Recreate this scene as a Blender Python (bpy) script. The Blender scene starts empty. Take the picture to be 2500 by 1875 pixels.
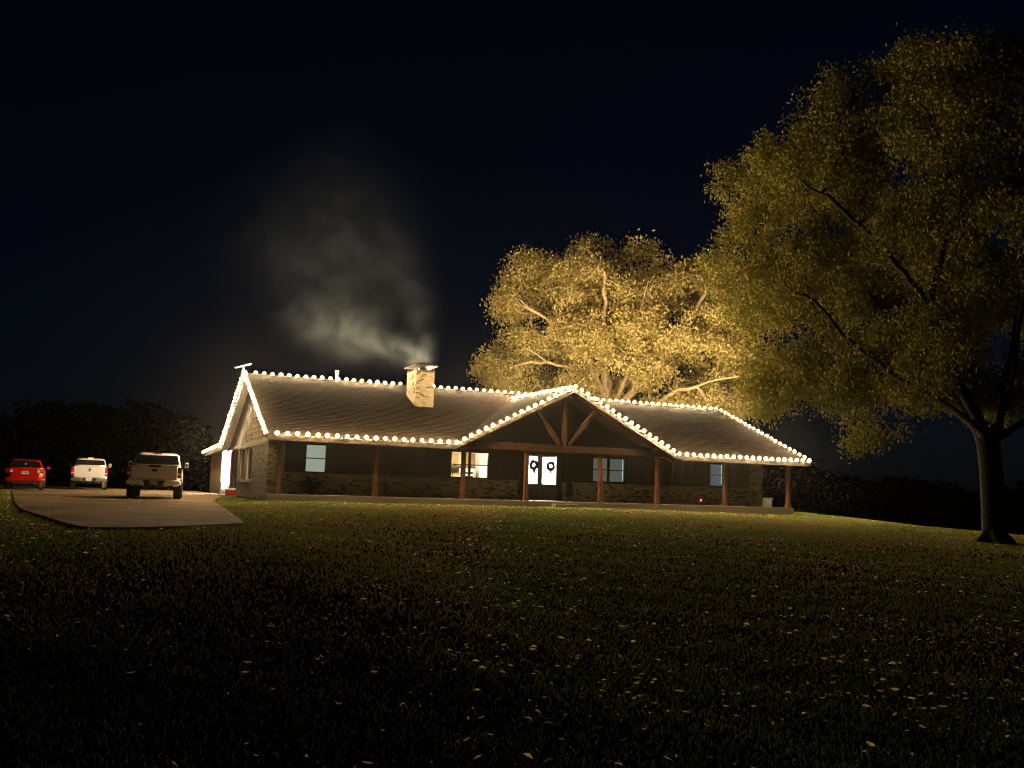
import bpy, math, random
import numpy as np
from mathutils import Vector, Matrix

random.seed(7)
RNG = np.random.default_rng(11)
SC = bpy.context.scene
COL = SC.collection

# ------------------------------------------------------------------ camera, world, faint added lamp, exposure
cam_data = bpy.data.cameras.new('camera')
cam_data.sensor_width = 36.0
cam_data.lens = 32.44
cam_data.clip_end = 3000.0
cam = bpy.data.objects.new('camera', cam_data)
COL.objects.link(cam)
PITCH, ROLL = 0.11251, 0.03265
cam.matrix_world = (Matrix.Translation((0, 0, 0.546))
                    @ Matrix.Rotation(math.pi / 2 + PITCH, 4, 'X')
                    @ Matrix.Rotation(ROLL, 4, 'Z'))
SC.camera = cam

world = bpy.data.worlds.new('World')
SC.world = world
world.use_nodes = True
wn = world.node_tree.nodes
wl = world.node_tree.links
sky = wn.new('ShaderNodeTexSky')
sky.sky_type = 'NISHITA'
sky.sun_disc = False
sky.sun_elevation = math.radians(12)
sky.sun_rotation = math.radians(200)
wt = wn.new('ShaderNodeMix'); wt.data_type = 'RGBA'; wt.blend_type = 'MULTIPLY'
wt.inputs['Factor'].default_value = 1.0
wt.inputs['B'].default_value = (0.36, 0.56, 1.15, 1)
wl.new(sky.outputs['Color'], wt.inputs['A'])
wl.new(wt.outputs['Result'], wn['Background'].inputs['Color'])
wn['Background'].inputs['Strength'].default_value = 0.0010

faint_fill_data = bpy.data.lights.new('moon', 'SUN')  # faint directional lamp added without any visible source
faint_fill_data.energy = 0.0015
faint_fill_data.angle = math.radians(0.6)
faint_fill_data.color = (0.75, 0.85, 1.0)
faint_fill = bpy.data.objects.new('moon', faint_fill_data)
faint_fill.rotation_euler = (math.radians(50), 0, math.radians(-20))
COL.objects.link(faint_fill)

vs = SC.view_settings
vs.view_transform = 'Standard'
vs.look = 'None'
vs.exposure = 0.0
vs.gamma = 1.0
cy = SC.cycles
cy.use_denoising = True
cy.max_bounces = 6
cy.diffuse_bounces = 3
cy.glossy_bounces = 2
cy.transmission_bounces = 4
cy.transparent_max_bounces = 12
cy.volume_bounces = 0
cy.sample_clamp_indirect = 4.0
cy.sample_clamp_direct = 0.0
cy.caustics_reflective = False
cy.caustics_refractive = False
cy.use_adaptive_sampling = True
cy.adaptive_threshold = 0.02
cy.filter_width = 1.15
cy.volume_step_rate = 2.0
cy.volume_max_steps = 96

BULB_POWER = 1950.0

# ------------------------------------------------------------------ house frame: u along the front, v towards the back
ANG = 0.41026
P0 = Vector((-9.89, 37.8, 0.0))
CU = Vector((math.cos(ANG), math.sin(ANG), 0))
CV = Vector((-math.sin(ANG), math.cos(ANG), 0))
def HP(u, v, z=0.0):
    return P0 + CU * u + CV * v + Vector((0, 0, z))
HE, HR, DEP, LEN = 2.4956, 5.8268, 16.42, 28.15
UC, WG, HG = 14.01, 11.78, 5.432
SLOPE = (HR - HE) / (DEP / 2)
SLOPEG = (HG - HE) / (WG / 2)
ROOF_DROP = 0.085            # bulbs sit this far above the shingles

# ------------------------------------------------------------------ materials
MATS = {}
def mat(name, color=(0.5, 0.5, 0.5), rough=0.7, metal=0.0, spec=0.4, coat=0.0, noise=None, bump=None, tone=None, emit=None, estr=0.0):
    """noise=(scale, color2, detail); bump=(scale, strength); tone=(attr, color2)"""
    m = bpy.data.materials.new(name)
    m.use_nodes = True
    nt = m.node_tree; N = nt.nodes; L = nt.links
    b = N['Principled BSDF']
    b.inputs['Base Color'].default_value = (*color, 1)
    b.inputs['Roughness'].default_value = rough
    b.inputs['Metallic'].default_value = metal
    b.inputs['Specular IOR Level'].default_value = spec
    b.inputs['Coat Weight'].default_value = coat
    tc = N.new('ShaderNodeTexCoord')
    cur = None
    def mix(a_sock, a_col, b_col, fac):
        mx = N.new('ShaderNodeMix'); mx.data_type = 'RGBA'
        if a_sock: L.new(a_sock, mx.inputs['A'])
        else: mx.inputs['A'].default_value = (*a_col, 1)
        mx.inputs['B'].default_value = (*b_col, 1)
        L.new(fac, mx.inputs['Factor'])
        return mx.outputs['Result']
    if tone:
        at = N.new('ShaderNodeAttribute'); at.attribute_name = tone[0]
        cur = mix(None, color, tone[1], at.outputs['Fac'])
    if noise:
        nz = N.new('ShaderNodeTexNoise')
        nz.inputs['Scale'].default_value = noise[0]
        nz.inputs['Detail'].default_value = noise[2]
        L.new(tc.outputs['Object'], nz.inputs['Vector'])
        rp = N.new('ShaderNodeMapRange')
        rp.inputs['From Min'].default_value = 0.38
        rp.inputs['From Max'].default_value = 0.66
        L.new(nz.outputs['Fac'], rp.inputs['Value'])
        cur = mix(cur, color, noise[1], rp.outputs['Result'])
    if cur: L.new(cur, b.inputs['Base Color'])
    if bump:
        nb = N.new('ShaderNodeTexNoise')
        nb.inputs['Scale'].default_value = bump[0]
        nb.inputs['Detail'].default_value = 6
        L.new(tc.outputs['Object'], nb.inputs['Vector'])
        bp = N.new('ShaderNodeBump')
        bp.inputs['Strength'].default_value = bump[1]
        bp.inputs['Distance'].default_value = 0.03
        L.new(nb.outputs['Fac'], bp.inputs['Height'])
        L.new(bp.outputs['Normal'], b.inputs['Normal'])
    if emit:
        b.inputs['Emission Color'].default_value = (*emit, 1)
        b.inputs['Emission Strength'].default_value = estr
    MATS[name] = m
    return m

def emission(name, color, strength):
    m = bpy.data.materials.new(name); m.use_nodes = True
    nt = m.node_tree; nt.nodes.clear()
    e = nt.nodes.new('ShaderNodeEmission'); o = nt.nodes.new('ShaderNodeOutputMaterial')
    e.inputs['Color'].default_value = (*color, 1); e.inputs['Strength'].default_value = strength
    nt.links.new(e.outputs[0], o.inputs['Surface'])
    MATS[name] = m; return m

def glass(name, refl=0.07, tint=(1, 1, 1)):
    m = bpy.data.materials.new(name); m.use_nodes = True
    nt = m.node_tree; nt.nodes.clear()
    t = nt.nodes.new('ShaderNodeBsdfTransparent'); t.inputs['Color'].default_value = (*tint, 1)
    g = nt.nodes.new('ShaderNodeBsdfGlossy'); g.inputs['Roughness'].default_value = 0.03
    x = nt.nodes.new('ShaderNodeMixShader'); x.inputs['Fac'].default_value = refl
    o = nt.nodes.new('ShaderNodeOutputMaterial')
    nt.links.new(t.outputs[0], x.inputs[1]); nt.links.new(g.outputs[0], x.inputs[2]); nt.links.new(x.outputs[0], o.inputs['Surface'])
    MATS[name] = m; return m

def leaf_mat(name, c1, c2, translucency):
    m = bpy.data.materials.new(name); m.use_nodes = True
    nt = m.node_tree; nt.nodes.clear(); N = nt.nodes; L = nt.links
    at = N.new('ShaderNodeAttribute'); at.attribute_name = 'tone'
    mx = N.new('ShaderNodeMix'); mx.data_type = 'RGBA'
    mx.inputs['A'].default_value = (*c1, 1); mx.inputs['B'].default_value = (*c2, 1)
    L.new(at.outputs['Fac'], mx.inputs['Factor'])
    d = N.new('ShaderNodeBsdfDiffuse'); t = N.new('ShaderNodeBsdfTranslucent')
    L.new(mx.outputs['Result'], d.inputs['Color']); L.new(mx.outputs['Result'], t.inputs['Color'])
    s = N.new('ShaderNodeMixShader'); s.inputs['Fac'].default_value = translucency
    o = N.new('ShaderNodeOutputMaterial')
    L.new(d.outputs[0], s.inputs[1]); L.new(t.outputs[0], s.inputs[2]); L.new(s.outputs[0], o.inputs['Surface'])
    MATS[name] = m; return m

mat('cedar', (0.15, 0.060, 0.022), 0.7, noise=(3.0, (0.095, 0.036, 0.013), 6), bump=(40, 0.25))
mat('truss_timber', (0.06, 0.027, 0.012), 0.8, spec=0.1, noise=(3.0, (0.038, 0.017, 0.007), 6), bump=(40, 0.25))  # porch cedar darkened, gable shade is put into the colour
mat('cedar_light', (0.42, 0.24, 0.12), 0.65, noise=(3.0, (0.30, 0.15, 0.07), 6), bump=(40, 0.25))
mat('siding', (0.055, 0.05, 0.038), 0.75, noise=(1.5, (0.045, 0.04, 0.03), 4), bump=(30, 0.1))
mat('soffit', (0.09, 0.065, 0.045), 0.7, noise=(2, (0.07, 0.05, 0.035), 4))
mat('fascia', (0.045, 0.032, 0.021), 0.6, noise=(2, (0.035, 0.024, 0.016), 4))
mat('shingle', (0.042, 0.029, 0.019), 0.95, spec=0.1, tone=('tone', (0.022, 0.016, 0.011)), noise=(9, (0.029, 0.020, 0.014), 8), bump=(120, 0.25))
mat('brick', (0.36, 0.32, 0.26), 0.85, tone=('tone', (0.085, 0.06, 0.04)), bump=(25, 0.5))
mat('mortar', (0.24, 0.20, 0.15), 0.95, bump=(60, 0.4))
mat('chimney_brick', (0.40, 0.33, 0.22), 0.85, tone=('tone', (0.07, 0.05, 0.03)), bump=(25, 0.5))
mat('chimney_mortar', (0.33, 0.27, 0.18), 0.95, bump=(60, 0.4))
mat('brick_white', (0.72, 0.72, 0.74), 0.8, tone=('tone', (0.18, 0.17, 0.17)), bump=(25, 0.4))
mat('mortar_white', (0.62, 0.62, 0.64), 0.9)
for _n, _c in (('shake', (0.40, 0.28, 0.14)), ('shake_mid', (0.30, 0.20, 0.10)), ('shake_dark', (0.20, 0.13, 0.065))): mat(_n, _c, 0.8, noise=(4, tuple(c * .75 for c in _c), 6), bump=(60, 0.4))
mat('grey_board', (0.16, 0.125, 0.10), 0.7, noise=(2, (0.12, 0.09, 0.07), 5))
mat('pale_soffit', (0.50, 0.47, 0.45), 0.7, noise=(2, (0.42, 0.40, 0.38), 5))
mat('tan_wall', (0.26, 0.18, 0.11), 0.8, noise=(3, (0.2, 0.14, 0.085), 5))
mat('concrete', (0.26, 0.22, 0.165), 1.0, spec=0.05, noise=(1.3, (0.25, 0.21, 0.16), 9), bump=(50, 0.3))
mat('drive_concrete', (0.19, 0.13, 0.075), 1.0, spec=0.02, noise=(0.45, (0.09, 0.06, 0.034), 12), bump=(30, 0.35))
mat('black_frame', (0.012, 0.013, 0.014), 0.45)
mat('door_paint', (0.09, 0.075, 0.06), 0.5)
mat('cream_wall', (0.72, 0.62, 0.42), 0.8, noise=(1, (0.66, 0.55, 0.36), 3))
mat('white_wall', (0.85, 0.85, 0.86), 0.8)
mat('ceiling_white', (0.8, 0.79, 0.76), 0.9)
mat('floor_wood', (0.30, 0.20, 0.11), 0.5, noise=(4, (0.22, 0.14, 0.07), 6))
mat('cabinet', (0.55, 0.36, 0.15), 0.5, noise=(5, (0.42, 0.26, 0.1), 6))
mat('appliance', (0.82, 0.84, 0.86), 0.3)
mat('dark_glass', (0.015, 0.017, 0.02), 0.15, spec=0.6)
mat('counter', (0.12, 0.11, 0.1), 0.3)
mat('bottle_green', (0.05, 0.35, 0.06), 0.2)
mat('metal_band', (0.20, 0.16, 0.11), 0.45, metal=0.6, noise=(5, (0.12, 0.09, 0.06), 5))
mat('metal_pale', (0.62, 0.60, 0.56), 0.4, metal=0.4)
mat('soot', (0.02, 0.017, 0.014), 0.95)
mat('dish_white', (0.8, 0.79, 0.76), 0.35)
mat('pvc', (0.62, 0.58, 0.5), 0.5)
mat('cable', (0.35, 0.27, 0.15), 0.6)
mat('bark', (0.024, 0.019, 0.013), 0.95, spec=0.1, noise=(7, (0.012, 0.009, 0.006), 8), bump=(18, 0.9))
mat('bark_pale', (0.42, 0.33, 0.21), 0.95, noise=(5, (0.3, 0.23, 0.14), 8), bump=(12, 0.8))
leaf_mat('leaf_yellowgreen', (0.13, 0.15, 0.032), (0.25, 0.20, 0.06), 0.12)
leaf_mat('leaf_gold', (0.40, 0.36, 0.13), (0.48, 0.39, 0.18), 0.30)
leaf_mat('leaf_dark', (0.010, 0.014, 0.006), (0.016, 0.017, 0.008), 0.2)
leaf_mat('leaf_evergreen', (0.02, 0.05, 0.018), (0.04, 0.07, 0.03), 0.2)
leaf_mat('leaf_fallen', (0.78, 0.72, 0.54), (0.60, 0.46, 0.26), 0.35)
leaf_mat('grass_blade', (0.17, 0.23, 0.05), (0.31, 0.25, 0.105), 0.14)
emission('bulb_glow', (1.0, 0.73, 0.40), BULB_POWER)
mat('socket', (0.03, 0.04, 0.03), 0.5)
glass('window_glass', 0.06)
mat('paint_white', (0.85, 0.85, 0.83), 0.3, coat=0.5)
mat('paint_silver', (0.60, 0.57, 0.52), 0.3, metal=0.2, coat=0.4)
mat('paint_red', (0.36, 0.008, 0.006), 0.3, coat=0.6)
mat('car_glass', (0.01, 0.01, 0.012), 0.08, spec=0.6)
mat('rubber', (0.02, 0.018, 0.016), 0.85, bump=(60, 0.3))
mat('rubber_dusty', (0.16, 0.13, 0.085), 0.9, bump=(60, 0.3))
mat('rim', (0.45, 0.44, 0.42), 0.35, metal=0.8)
mat('black_plastic', (0.018, 0.017, 0.016), 0.6)
mat('chrome', (0.7, 0.66, 0.58), 0.18, metal=0.9)
mat('tail_red', (0.28, 0.012, 0.01), 0.25, coat=0.5)
mat('tail_clear', (0.75, 0.6, 0.5), 0.2, coat=0.6)
mat('plate', (0.62, 0.60, 0.55), 0.4)
mat('plate_ink', (0.05, 0.06, 0.12), 0.5)
mat('emblem_blue', (0.01, 0.02, 0.06), 0.3)
mat('cooler_red', (0.45, 0.02, 0.03), 0.4)
mat('cooler_white', (0.8, 0.78, 0.76), 0.4)
mat('bin_blue', (0.05, 0.10, 0.22), 0.5)
mat('tarp_grey', (0.45, 0.45, 0.48), 0.7, bump=(6, 0.6))
mat('pot', (0.06, 0.05, 0.045), 0.6)
mat('bow_red', (0.30, 0.03, 0.02), 0.7)
mat('twig_brown', (0.07, 0.05, 0.03), 0.9)
mat('plastic_clear', (0.42, 0.46, 0.46), 0.35)

# ground: patchy lawn
def lawn_material():
    m = bpy.data.materials.new('lawn'); m.use_nodes = True
    nt = m.node_tree; N = nt.nodes; L = nt.links
    b = N['Principled BSDF']; b.inputs['Roughness'].default_value = 1.0
    b.inputs['Specular IOR Level'].default_value = 0.0
    tc = N.new('ShaderNodeTexCoord')
    n1 = N.new('ShaderNodeTexNoise'); n1.inputs['Scale'].default_value = 0.35; n1.inputs['Detail'].default_value = 8
    n2 = N.new('ShaderNodeTexNoise'); n2.inputs['Scale'].default_value = 6.0; n2.inputs['Detail'].default_value = 8
    for n in (n1, n2): L.new(tc.outputs['Object'], n.inputs['Vector'])
    r1 = N.new('ShaderNodeMapRange'); r1.inputs['From Min'].default_value = 0.35; r1.inputs['From Max'].default_value = 0.75
    L.new(n1.outputs['Fac'], r1.inputs['Value'])
    m1 = N.new('ShaderNodeMix'); m1.data_type = 'RGBA'
    m1.inputs['A'].default_value = (0.012, 0.015, 0.005, 1); m1.inputs['B'].default_value = (0.020, 0.015, 0.008, 1)
    L.new(r1.outputs['Result'], m1.inputs['Factor'])
    r2 = N.new('ShaderNodeMapRange'); r2.inputs['From Min'].default_value = 0.35; r2.inputs['From Max'].default_value = 0.7
    L.new(n2.outputs['Fac'], r2.inputs['Value'])
    m2 = N.new('ShaderNodeMix'); m2.data_type = 'RGBA'; m2.inputs['B'].default_value = (0.007, 0.007, 0.003, 1)
    L.new(m1.outputs['Result'], m2.inputs['A']); L.new(r2.outputs['Result'], m2.inputs['Factor'])
    L.new(m2.outputs['Result'], b.inputs['Base Color'])
    bp = N.new('ShaderNodeBump'); bp.inputs['Strength'].default_value = 0.3; bp.inputs['Distance'].default_value = 0.04
    L.new(n2.outputs['Fac'], bp.inputs['Height']); L.new(bp.outputs['Normal'], b.inputs['Normal'])
    MATS['lawn'] = m
lawn_material()

# ------------------------------------------------------------------ mesh helpers
class MB:
    def __init__(s): s.v = []; s.f = []; s.t = []
    def face(s, pts, tone=0.0):
        i = len(s.v); s.v += [tuple(p) for p in pts]; s.f.append(tuple(range(i, i + len(pts)))); s.t.append(tone)
    def box(s, x0, x1, y0, y1, z0, z1, tone=0.0):
        i = len(s.v)
        s.v += [(x0, y0, z0), (x1, y0, z0), (x1, y1, z0), (x0, y1, z0), (x0, y0, z1), (x1, y0, z1), (x1, y1, z1), (x0, y1, z1)]
        for q in ((3, 2, 1, 0), (4, 5, 6, 7), (0, 1, 5, 4), (1, 2, 6, 5), (2, 3, 7, 6), (3, 0, 4, 7)):
            s.f.append(tuple(i + k for k in q)); s.t.append(tone)
        return s
    def prism(s, poly, d, tone=0.0):
        """poly: list of 3D points, extruded by vector d"""
        n = len(poly); i = len(s.v); d = Vector(d)
        s.v += [tuple(p) for p in poly] + [tuple(Vector(p) + d) for p in poly]
        s.f.append(tuple(i + k for k in range(n))[::-1]); s.t.append(tone)
        s.f.append(tuple(i + n + k for k in range(n))); s.t.append(tone)
        for k in range(n):
            k2 = (k + 1) % n
            s.f.append((i + k, i + k2, i + n + k2, i + n + k)); s.t.append(tone)
        return s
    def beam(s, a, b, w, h, up=(0, 0, 1)):
        a, b = Vector(a), Vector(b); d = (b - a).normalized()
        side = d.cross(Vector(up)).normalized(); upv = side.cross(d).normalized()
        q = [a + side * (w / 2 * sx) + upv * (h / 2 * sz) for sx, sz in ((-1, -1), (1, -1), (1, 1), (-1, 1))]
        return s.prism(q, b - a)
    def tube(s, pts, radii, n=8, tone=0.0, cap=True):
        pts = [Vector(p) for p in pts]
        if not hasattr(radii, '__len__'): radii = [radii] * len(pts)
        base = len(s.v)
        ref = Vector((0.13, 0.21, 0.97))
        for k, p in enumerate(pts):
            d = (pts[min(k + 1, len(pts) - 1)] - pts[max(k - 1, 0)]).normalized()
            if abs(d.dot(ref)) > 0.95: ref = Vector((0.97, 0.1, 0.2))
            e1 = d.cross(ref).normalized(); e2 = d.cross(e1)
            for j in range(n):
                a = 2 * math.pi * j / n
                s.v.append(tuple(p + (e1 * math.cos(a) + e2 * math.sin(a)) * radii[k]))
        for k in range(len(pts) - 1):
            for j in range(n):
                j2 = (j + 1) % n
                s.f.append((base + k * n + j, base + k * n + j2, base + (k + 1) * n + j2, base + (k + 1) * n + j)); s.t.append(tone)
        if cap:
            s.f.append(tuple(base + j for j in range(n))); s.t.append(tone)
            s.f.append(tuple(base + (len(pts) - 1) * n + j for j in range(n))[::-1]); s.t.append(tone)
        return s
    def loft(s, rings, cap=True):
        base = len(s.v); n = len(rings[0])
        for r in rings: s.v += [tuple(p) for p in r]
        for k in range(len(rings) - 1):
            for j in range(n):
                j2 = (j + 1) % n
                s.f.append((base + k * n + j, base + k * n + j2, base + (k + 1) * n + j2, base + (k + 1) * n + j)); s.t.append(0)
        if cap:
            s.f.append(tuple(base + j for j in range(n))[::-1]); s.t.append(0)
            s.f.append(tuple(base + (len(rings) - 1) * n + j for j in range(n))); s.t.append(0)
        return s
    def lathe(s, prof, c=(0, 0, 0), n=16, axis='z'):
        rings = []
        for r, h in prof:
            ring = []
            for j in range(n):
                a = 2 * math.pi * j / n
                if axis == 'z': ring.append((c[0] + r * math.cos(a), c[1] + r * math.sin(a), c[2] + h))
                elif axis == 'x': ring.append((c[0] + h, c[1] + r * math.cos(a), c[2] + r * math.sin(a)))
                else: ring.append((c[0] + r * math.sin(a), c[1] + h, c[2] + r * math.cos(a)))
            rings.append(ring)
        return s.loft(rings)
    def mesh(s, name, m, smooth=False):
        me = bpy.data.meshes.new(name)
        me.from_pydata(s.v, [], s.f)
        if any(s.t):
            a = me.attributes.new('tone', 'FLOAT', 'FACE'); a.data.foreach_set('value', s.t)
        if smooth: me.polygons.foreach_set('use_smooth', [True] * len(me.polygons))
        me.materials.append(MATS[m]); me.update()
        return me
    def build(s, name, m, parent=None, smooth=False, bevel=0.0, loc=None, kind=None):
        o = bpy.data.objects.new(name, s.mesh(name, m, smooth))
        COL.objects.link(o)
        if parent: o.parent = parent
        if loc is not None: o.location = loc
        if bevel:
            md = o.modifiers.new('bevel', 'BEVEL'); md.width = bevel; md.segments = 2; md.limit_method = 'ANGLE'
        if kind: o['kind'] = kind
        return o

def np_mesh(name, V, F, m, tone=None, parent=None, smooth=False):
    me = bpy.data.meshes.new(name)
    V = np.asarray(V, np.float32); F = np.asarray(F, np.int32)
    me.vertices.add(len(V)); me.vertices.foreach_set('co', V.ravel())
    k = F.shape[1]
    me.loops.add(F.size); me.loops.foreach_set('vertex_index', F.ravel())
    me.polygons.add(len(F)); me.polygons.foreach_set('loop_start', np.arange(0, F.size, k, dtype=np.int32))
    if smooth: me.polygons.foreach_set('use_smooth', np.ones(len(F), bool))
    if tone is not None:
        a = me.attributes.new('tone', 'FLOAT', 'FACE'); a.data.foreach_set('value', np.asarray(tone, np.float32))
    me.materials.append(MATS[m]); me.update(calc_edges=True); me.validate()
    o = bpy.data.objects.new(name, me); COL.objects.link(o)
    if parent: o.parent = parent
    return o

def tag(o, label=None, cat=None, group=None, kind=None):
    if label: o['label'] = label
    if cat: o['category'] = cat
    if group: o['group'] = group
    if kind: o['kind'] = kind
    return o
def thing(name, label, cat, loc=(0, 0, 0), rotz=0.0, group=None):
    o = bpy.data.objects.new(name, None); COL.objects.link(o)
    o.empty_display_size = 0.3
    o.location = loc; o.rotation_euler = (0, 0, rotz)
    return tag(o, label, cat, group)

# ------------------------------------------------------------------ terrain
def sstep(t):
    t = np.clip(t, 0, 1); return t * t * (3 - 2 * t)
def ground(x, y):
    x = np.asarray(x, float); y = np.asarray(y, float)
    g = np.interp(y, [-60, 0, 4, 10, 16, 22, 28, 34, 39, 60, 900], [-4, -1.45, -1.28, -0.98, -0.70, -0.49, -0.38, -0.31, -0.29, -0.29, -0.29])
    # driveway shelf on the left
    xe = -5.4 - (y - 19.0) * 0.37
    w = sstep((xe + 4.0 - x) / 4.0) * sstep((y - 3) / 13.0) * sstep((80 - y) / 15)
    g = g * (1 - w) - 0.39 * w
    g = g - 0.022 * np.clip(x - 6.0, 0, 20) * sstep((60 - y) / 20)
    # crest to the right of the house, falling into the valley
    d = x - (17.5 + 0.10 * np.clip(45 - y, -30, 40))
    g = g - 0.055 * np.clip(d, 0, 60) ** 1.15
    g = g - 0.02 * np.clip(y - 62, 0, 400) ** 1.0
    und = 0.010 * np.sin(x * 0.7 + 1.3) * np.sin(y * 0.55 + .4) + 0.012 * np.sin(x * 2.3 + y * 1.7) * np.sin(y * 2.1)
    # level pad below the house
    hu = (x - P0.x) * CU.x + (y - P0.y) * CU.y; hv = (x - P0.x) * CV.x + (y - P0.y) * CV.y
    pad = sstep((hu + 1.0) / 1.5) * sstep((28.6 - hu) / 1.2) * sstep((hv + 0.6) / 0.7)
    g = g + und * (1 - w) * (1 - pad)
    g = g * (1 - pad) + np.minimum(g, -0.30) * pad
    return np.clip(g, -9, 1)

def axis(lo, hi, d0, d1, step, grow):
    a = list(np.arange(d0, d1 + 1e-6, step)); s = step
    while a[-1] < hi: s *= grow; a.append(a[-1] + s)
    s = step
    while a[0] > lo: s *= grow; a.insert(0, a[0] - s)
    return np.array(a)
xs = axis(-700, 700, -34, 34, 0.6, 1.25); ys = axis(-60, 900, 1, 70, 0.6, 1.25)
GX, GY = np.meshgrid(xs, ys)
GV = np.stack([GX.ravel(), GY.ravel(), ground(GX, GY).ravel()], 1)
nx, ny = len(xs), len(ys)
ii = np.arange(nx * ny).reshape(ny, nx)
GF = np.stack([ii[:-1, :-1].ravel(), ii[:-1, 1:].ravel(), ii[1:, 1:].ravel(), ii[1:, :-1].ravel()], 1)
lawn = np_mesh('lawn', GV, GF, 'lawn', smooth=True); lawn['kind'] = 'structure'

# driveway slab
DRIVE = [(-14.0, 26.5), (-11.6, 22.3), (-9.6, 19.3), (-8.2, 17.2), (-7.4, 16.1), (-7.0, 15.8), (-6.5, 16.1), (-6.1, 16.8), (-5.75, 17.9), (-5.4, 19.2),
         (-6.3, 21.8), (-7.5, 25.2), (-9.5, 30.8), (-11.4, 36.0), (-12.6, 40.0), (-14.2, 46.2), (-15.2, 49.0), (-17.8, 55.6), (-21, 63), (-36, 63), (-30, 46.5), (-24.3, 45.6)]
DZ = -0.335
mb = MB(); mb.prism([(x, y, DZ - 0.16) for x, y in DRIVE], (0, 0, 0.16))
drv = mb.build('driveway', 'drive_concrete'); drv['kind'] = 'structure'

# ------------------------------------------------------------------ the house
house = thing('ranch_house', 'long low ranch house with brown roof, pale brick base and front porch gable', 'house', P0, ANG)

def add_bricks(mb, o, du, dn, length, z0, z1, dark=0.22, depth=0.03, holes=()):
    bl, bh, gap = 0.205, 0.066, 0.011
    nz = max(1, int(round((z1 - z0) / (bh + gap)))); ch = (z1 - z0) / nz
    for r in range(nz):
        za = z0 + r * ch; zb = za + ch - gap
        s = -(bl + gap) * (0.5 if r % 2 else 0.0)
        while s < length:
            a = max(0.0, s); b = min(length, s + bl)
            s += bl + gap
            if b - a < 0.03: continue
            if any(a < h1 and b > h0 and za < hz1 and zb > hz0 for h0, h1, hz0, hz1 in holes): continue
            t = random.random()
            tone = random.uniform(0.65, 1.0) if t < dark else random.uniform(0.0, 0.35)
            d = depth + random.uniform(-0.004, 0.006)
            def P(q, dd, z): return (o[0] + du[0] * q + dn[0] * dd, o[1] + du[1] * q + dn[1] * dd, z)
            i = len(mb.v)
            mb.v += [P(a, 0, za), P(b, 0, za), P(b, 0, zb), P(a, 0, zb), P(a, d, za), P(b, d, za), P(b, d, zb), P(a, d, zb)]
            for q in ((4, 5, 6, 7), (0, 1, 5, 4), (1, 2, 6, 5), (2, 3, 7, 6), (3, 0, 4, 7)):
                mb.f.append(tuple(i + k for k in q)); mb.t.append(tone)

OPEN = {'w1': (1.93, 2.87, 0.95, 2.19), 'w2': (8.66, 10.59, 0.95, 2.2), 'd': (12.42, 14.40, 0.0, 2.22), 'w3': (16.15, 18.03, 0.99, 2.22), 'w4': (23.18, 24.08, 0.99, 2.19)}
VW = 2.0
# front wall: strips between the openings, pieces under and over them
mb = MB(); u = 0.36
for key in ('w1', 'w2', 'd', 'w3', 'w4'):
    a, b, z0, z1 = OPEN[key]
    mb.box(u, a, VW, VW + .18, -0.2, 2.5)
    if z0 > 0: mb.box(a, b, VW, VW + .18, -0.2, z0)
    mb.box(a, b, VW, VW + .18, z1, 2.5)
    u = b
mb.box(u, 26.58, VW, VW + .18, -0.2, 2.5)
hb = UC - (2.30 - 0.15) * 0 
mb.prism([(UC - 5.5, VW, 2.5), (UC + 5.5, VW, 2.5), (UC, VW, 2.5 + 5.5 * SLOPEG - 0.1)], (0, .18, 0))
front_wall = mb.build('front_wall', 'siding', house)
# battens on the upper wall
for uu in np.arange(1.35, 26.0, 0.61):
    if any(a - .06 < uu < b + .06 for a, b, _, _ in OPEN.values()): continue
    bt = MB().box(uu - .025, uu + .025, VW - .02, VW, 0.93, 2.28).build('batten', 'siding', front_wall)

# brick wainscot, end piers (full height) and a rowlock ledge
mb = MB()
segs = [(1.04, 12.36), (14.46, 25.74)]
for a, b in segs:
    add_bricks(mb, (a, VW - 0.03), (1, 0), (0, -1), b - a, 0.0, 0.86)
for a, b in ((0.33, 1.04), (25.74, 26.58)):
    add_bricks(mb, (a, VW - 0.03), (1, 0), (0, -1), b - a, -0.12, 2.28)
bw = mb.build('brickwork', 'brick', house, kind='stuff')
mb = MB()
for a, b in segs: mb.box(a, b, VW - 0.04, VW - .001, 0.0, 0.87)
for a, b in ((0.34, 1.035), (25.745, 26.57)): mb.box(a, b, VW - 0.04, VW - .001, -.12, 2.28)
mb.build('mortar_bed', 'mortar', bw)
mb = MB()
for a, b in segs:
    q = a
    while q < b - .05:
        mb.box(q, min(q + .066, b), VW - 0.10, VW - .002, 0.875, 0.93, random.uniform(0, .35)); q += .077
mb.build('brick_ledge', 'brick', bw, kind='stuff')

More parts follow.
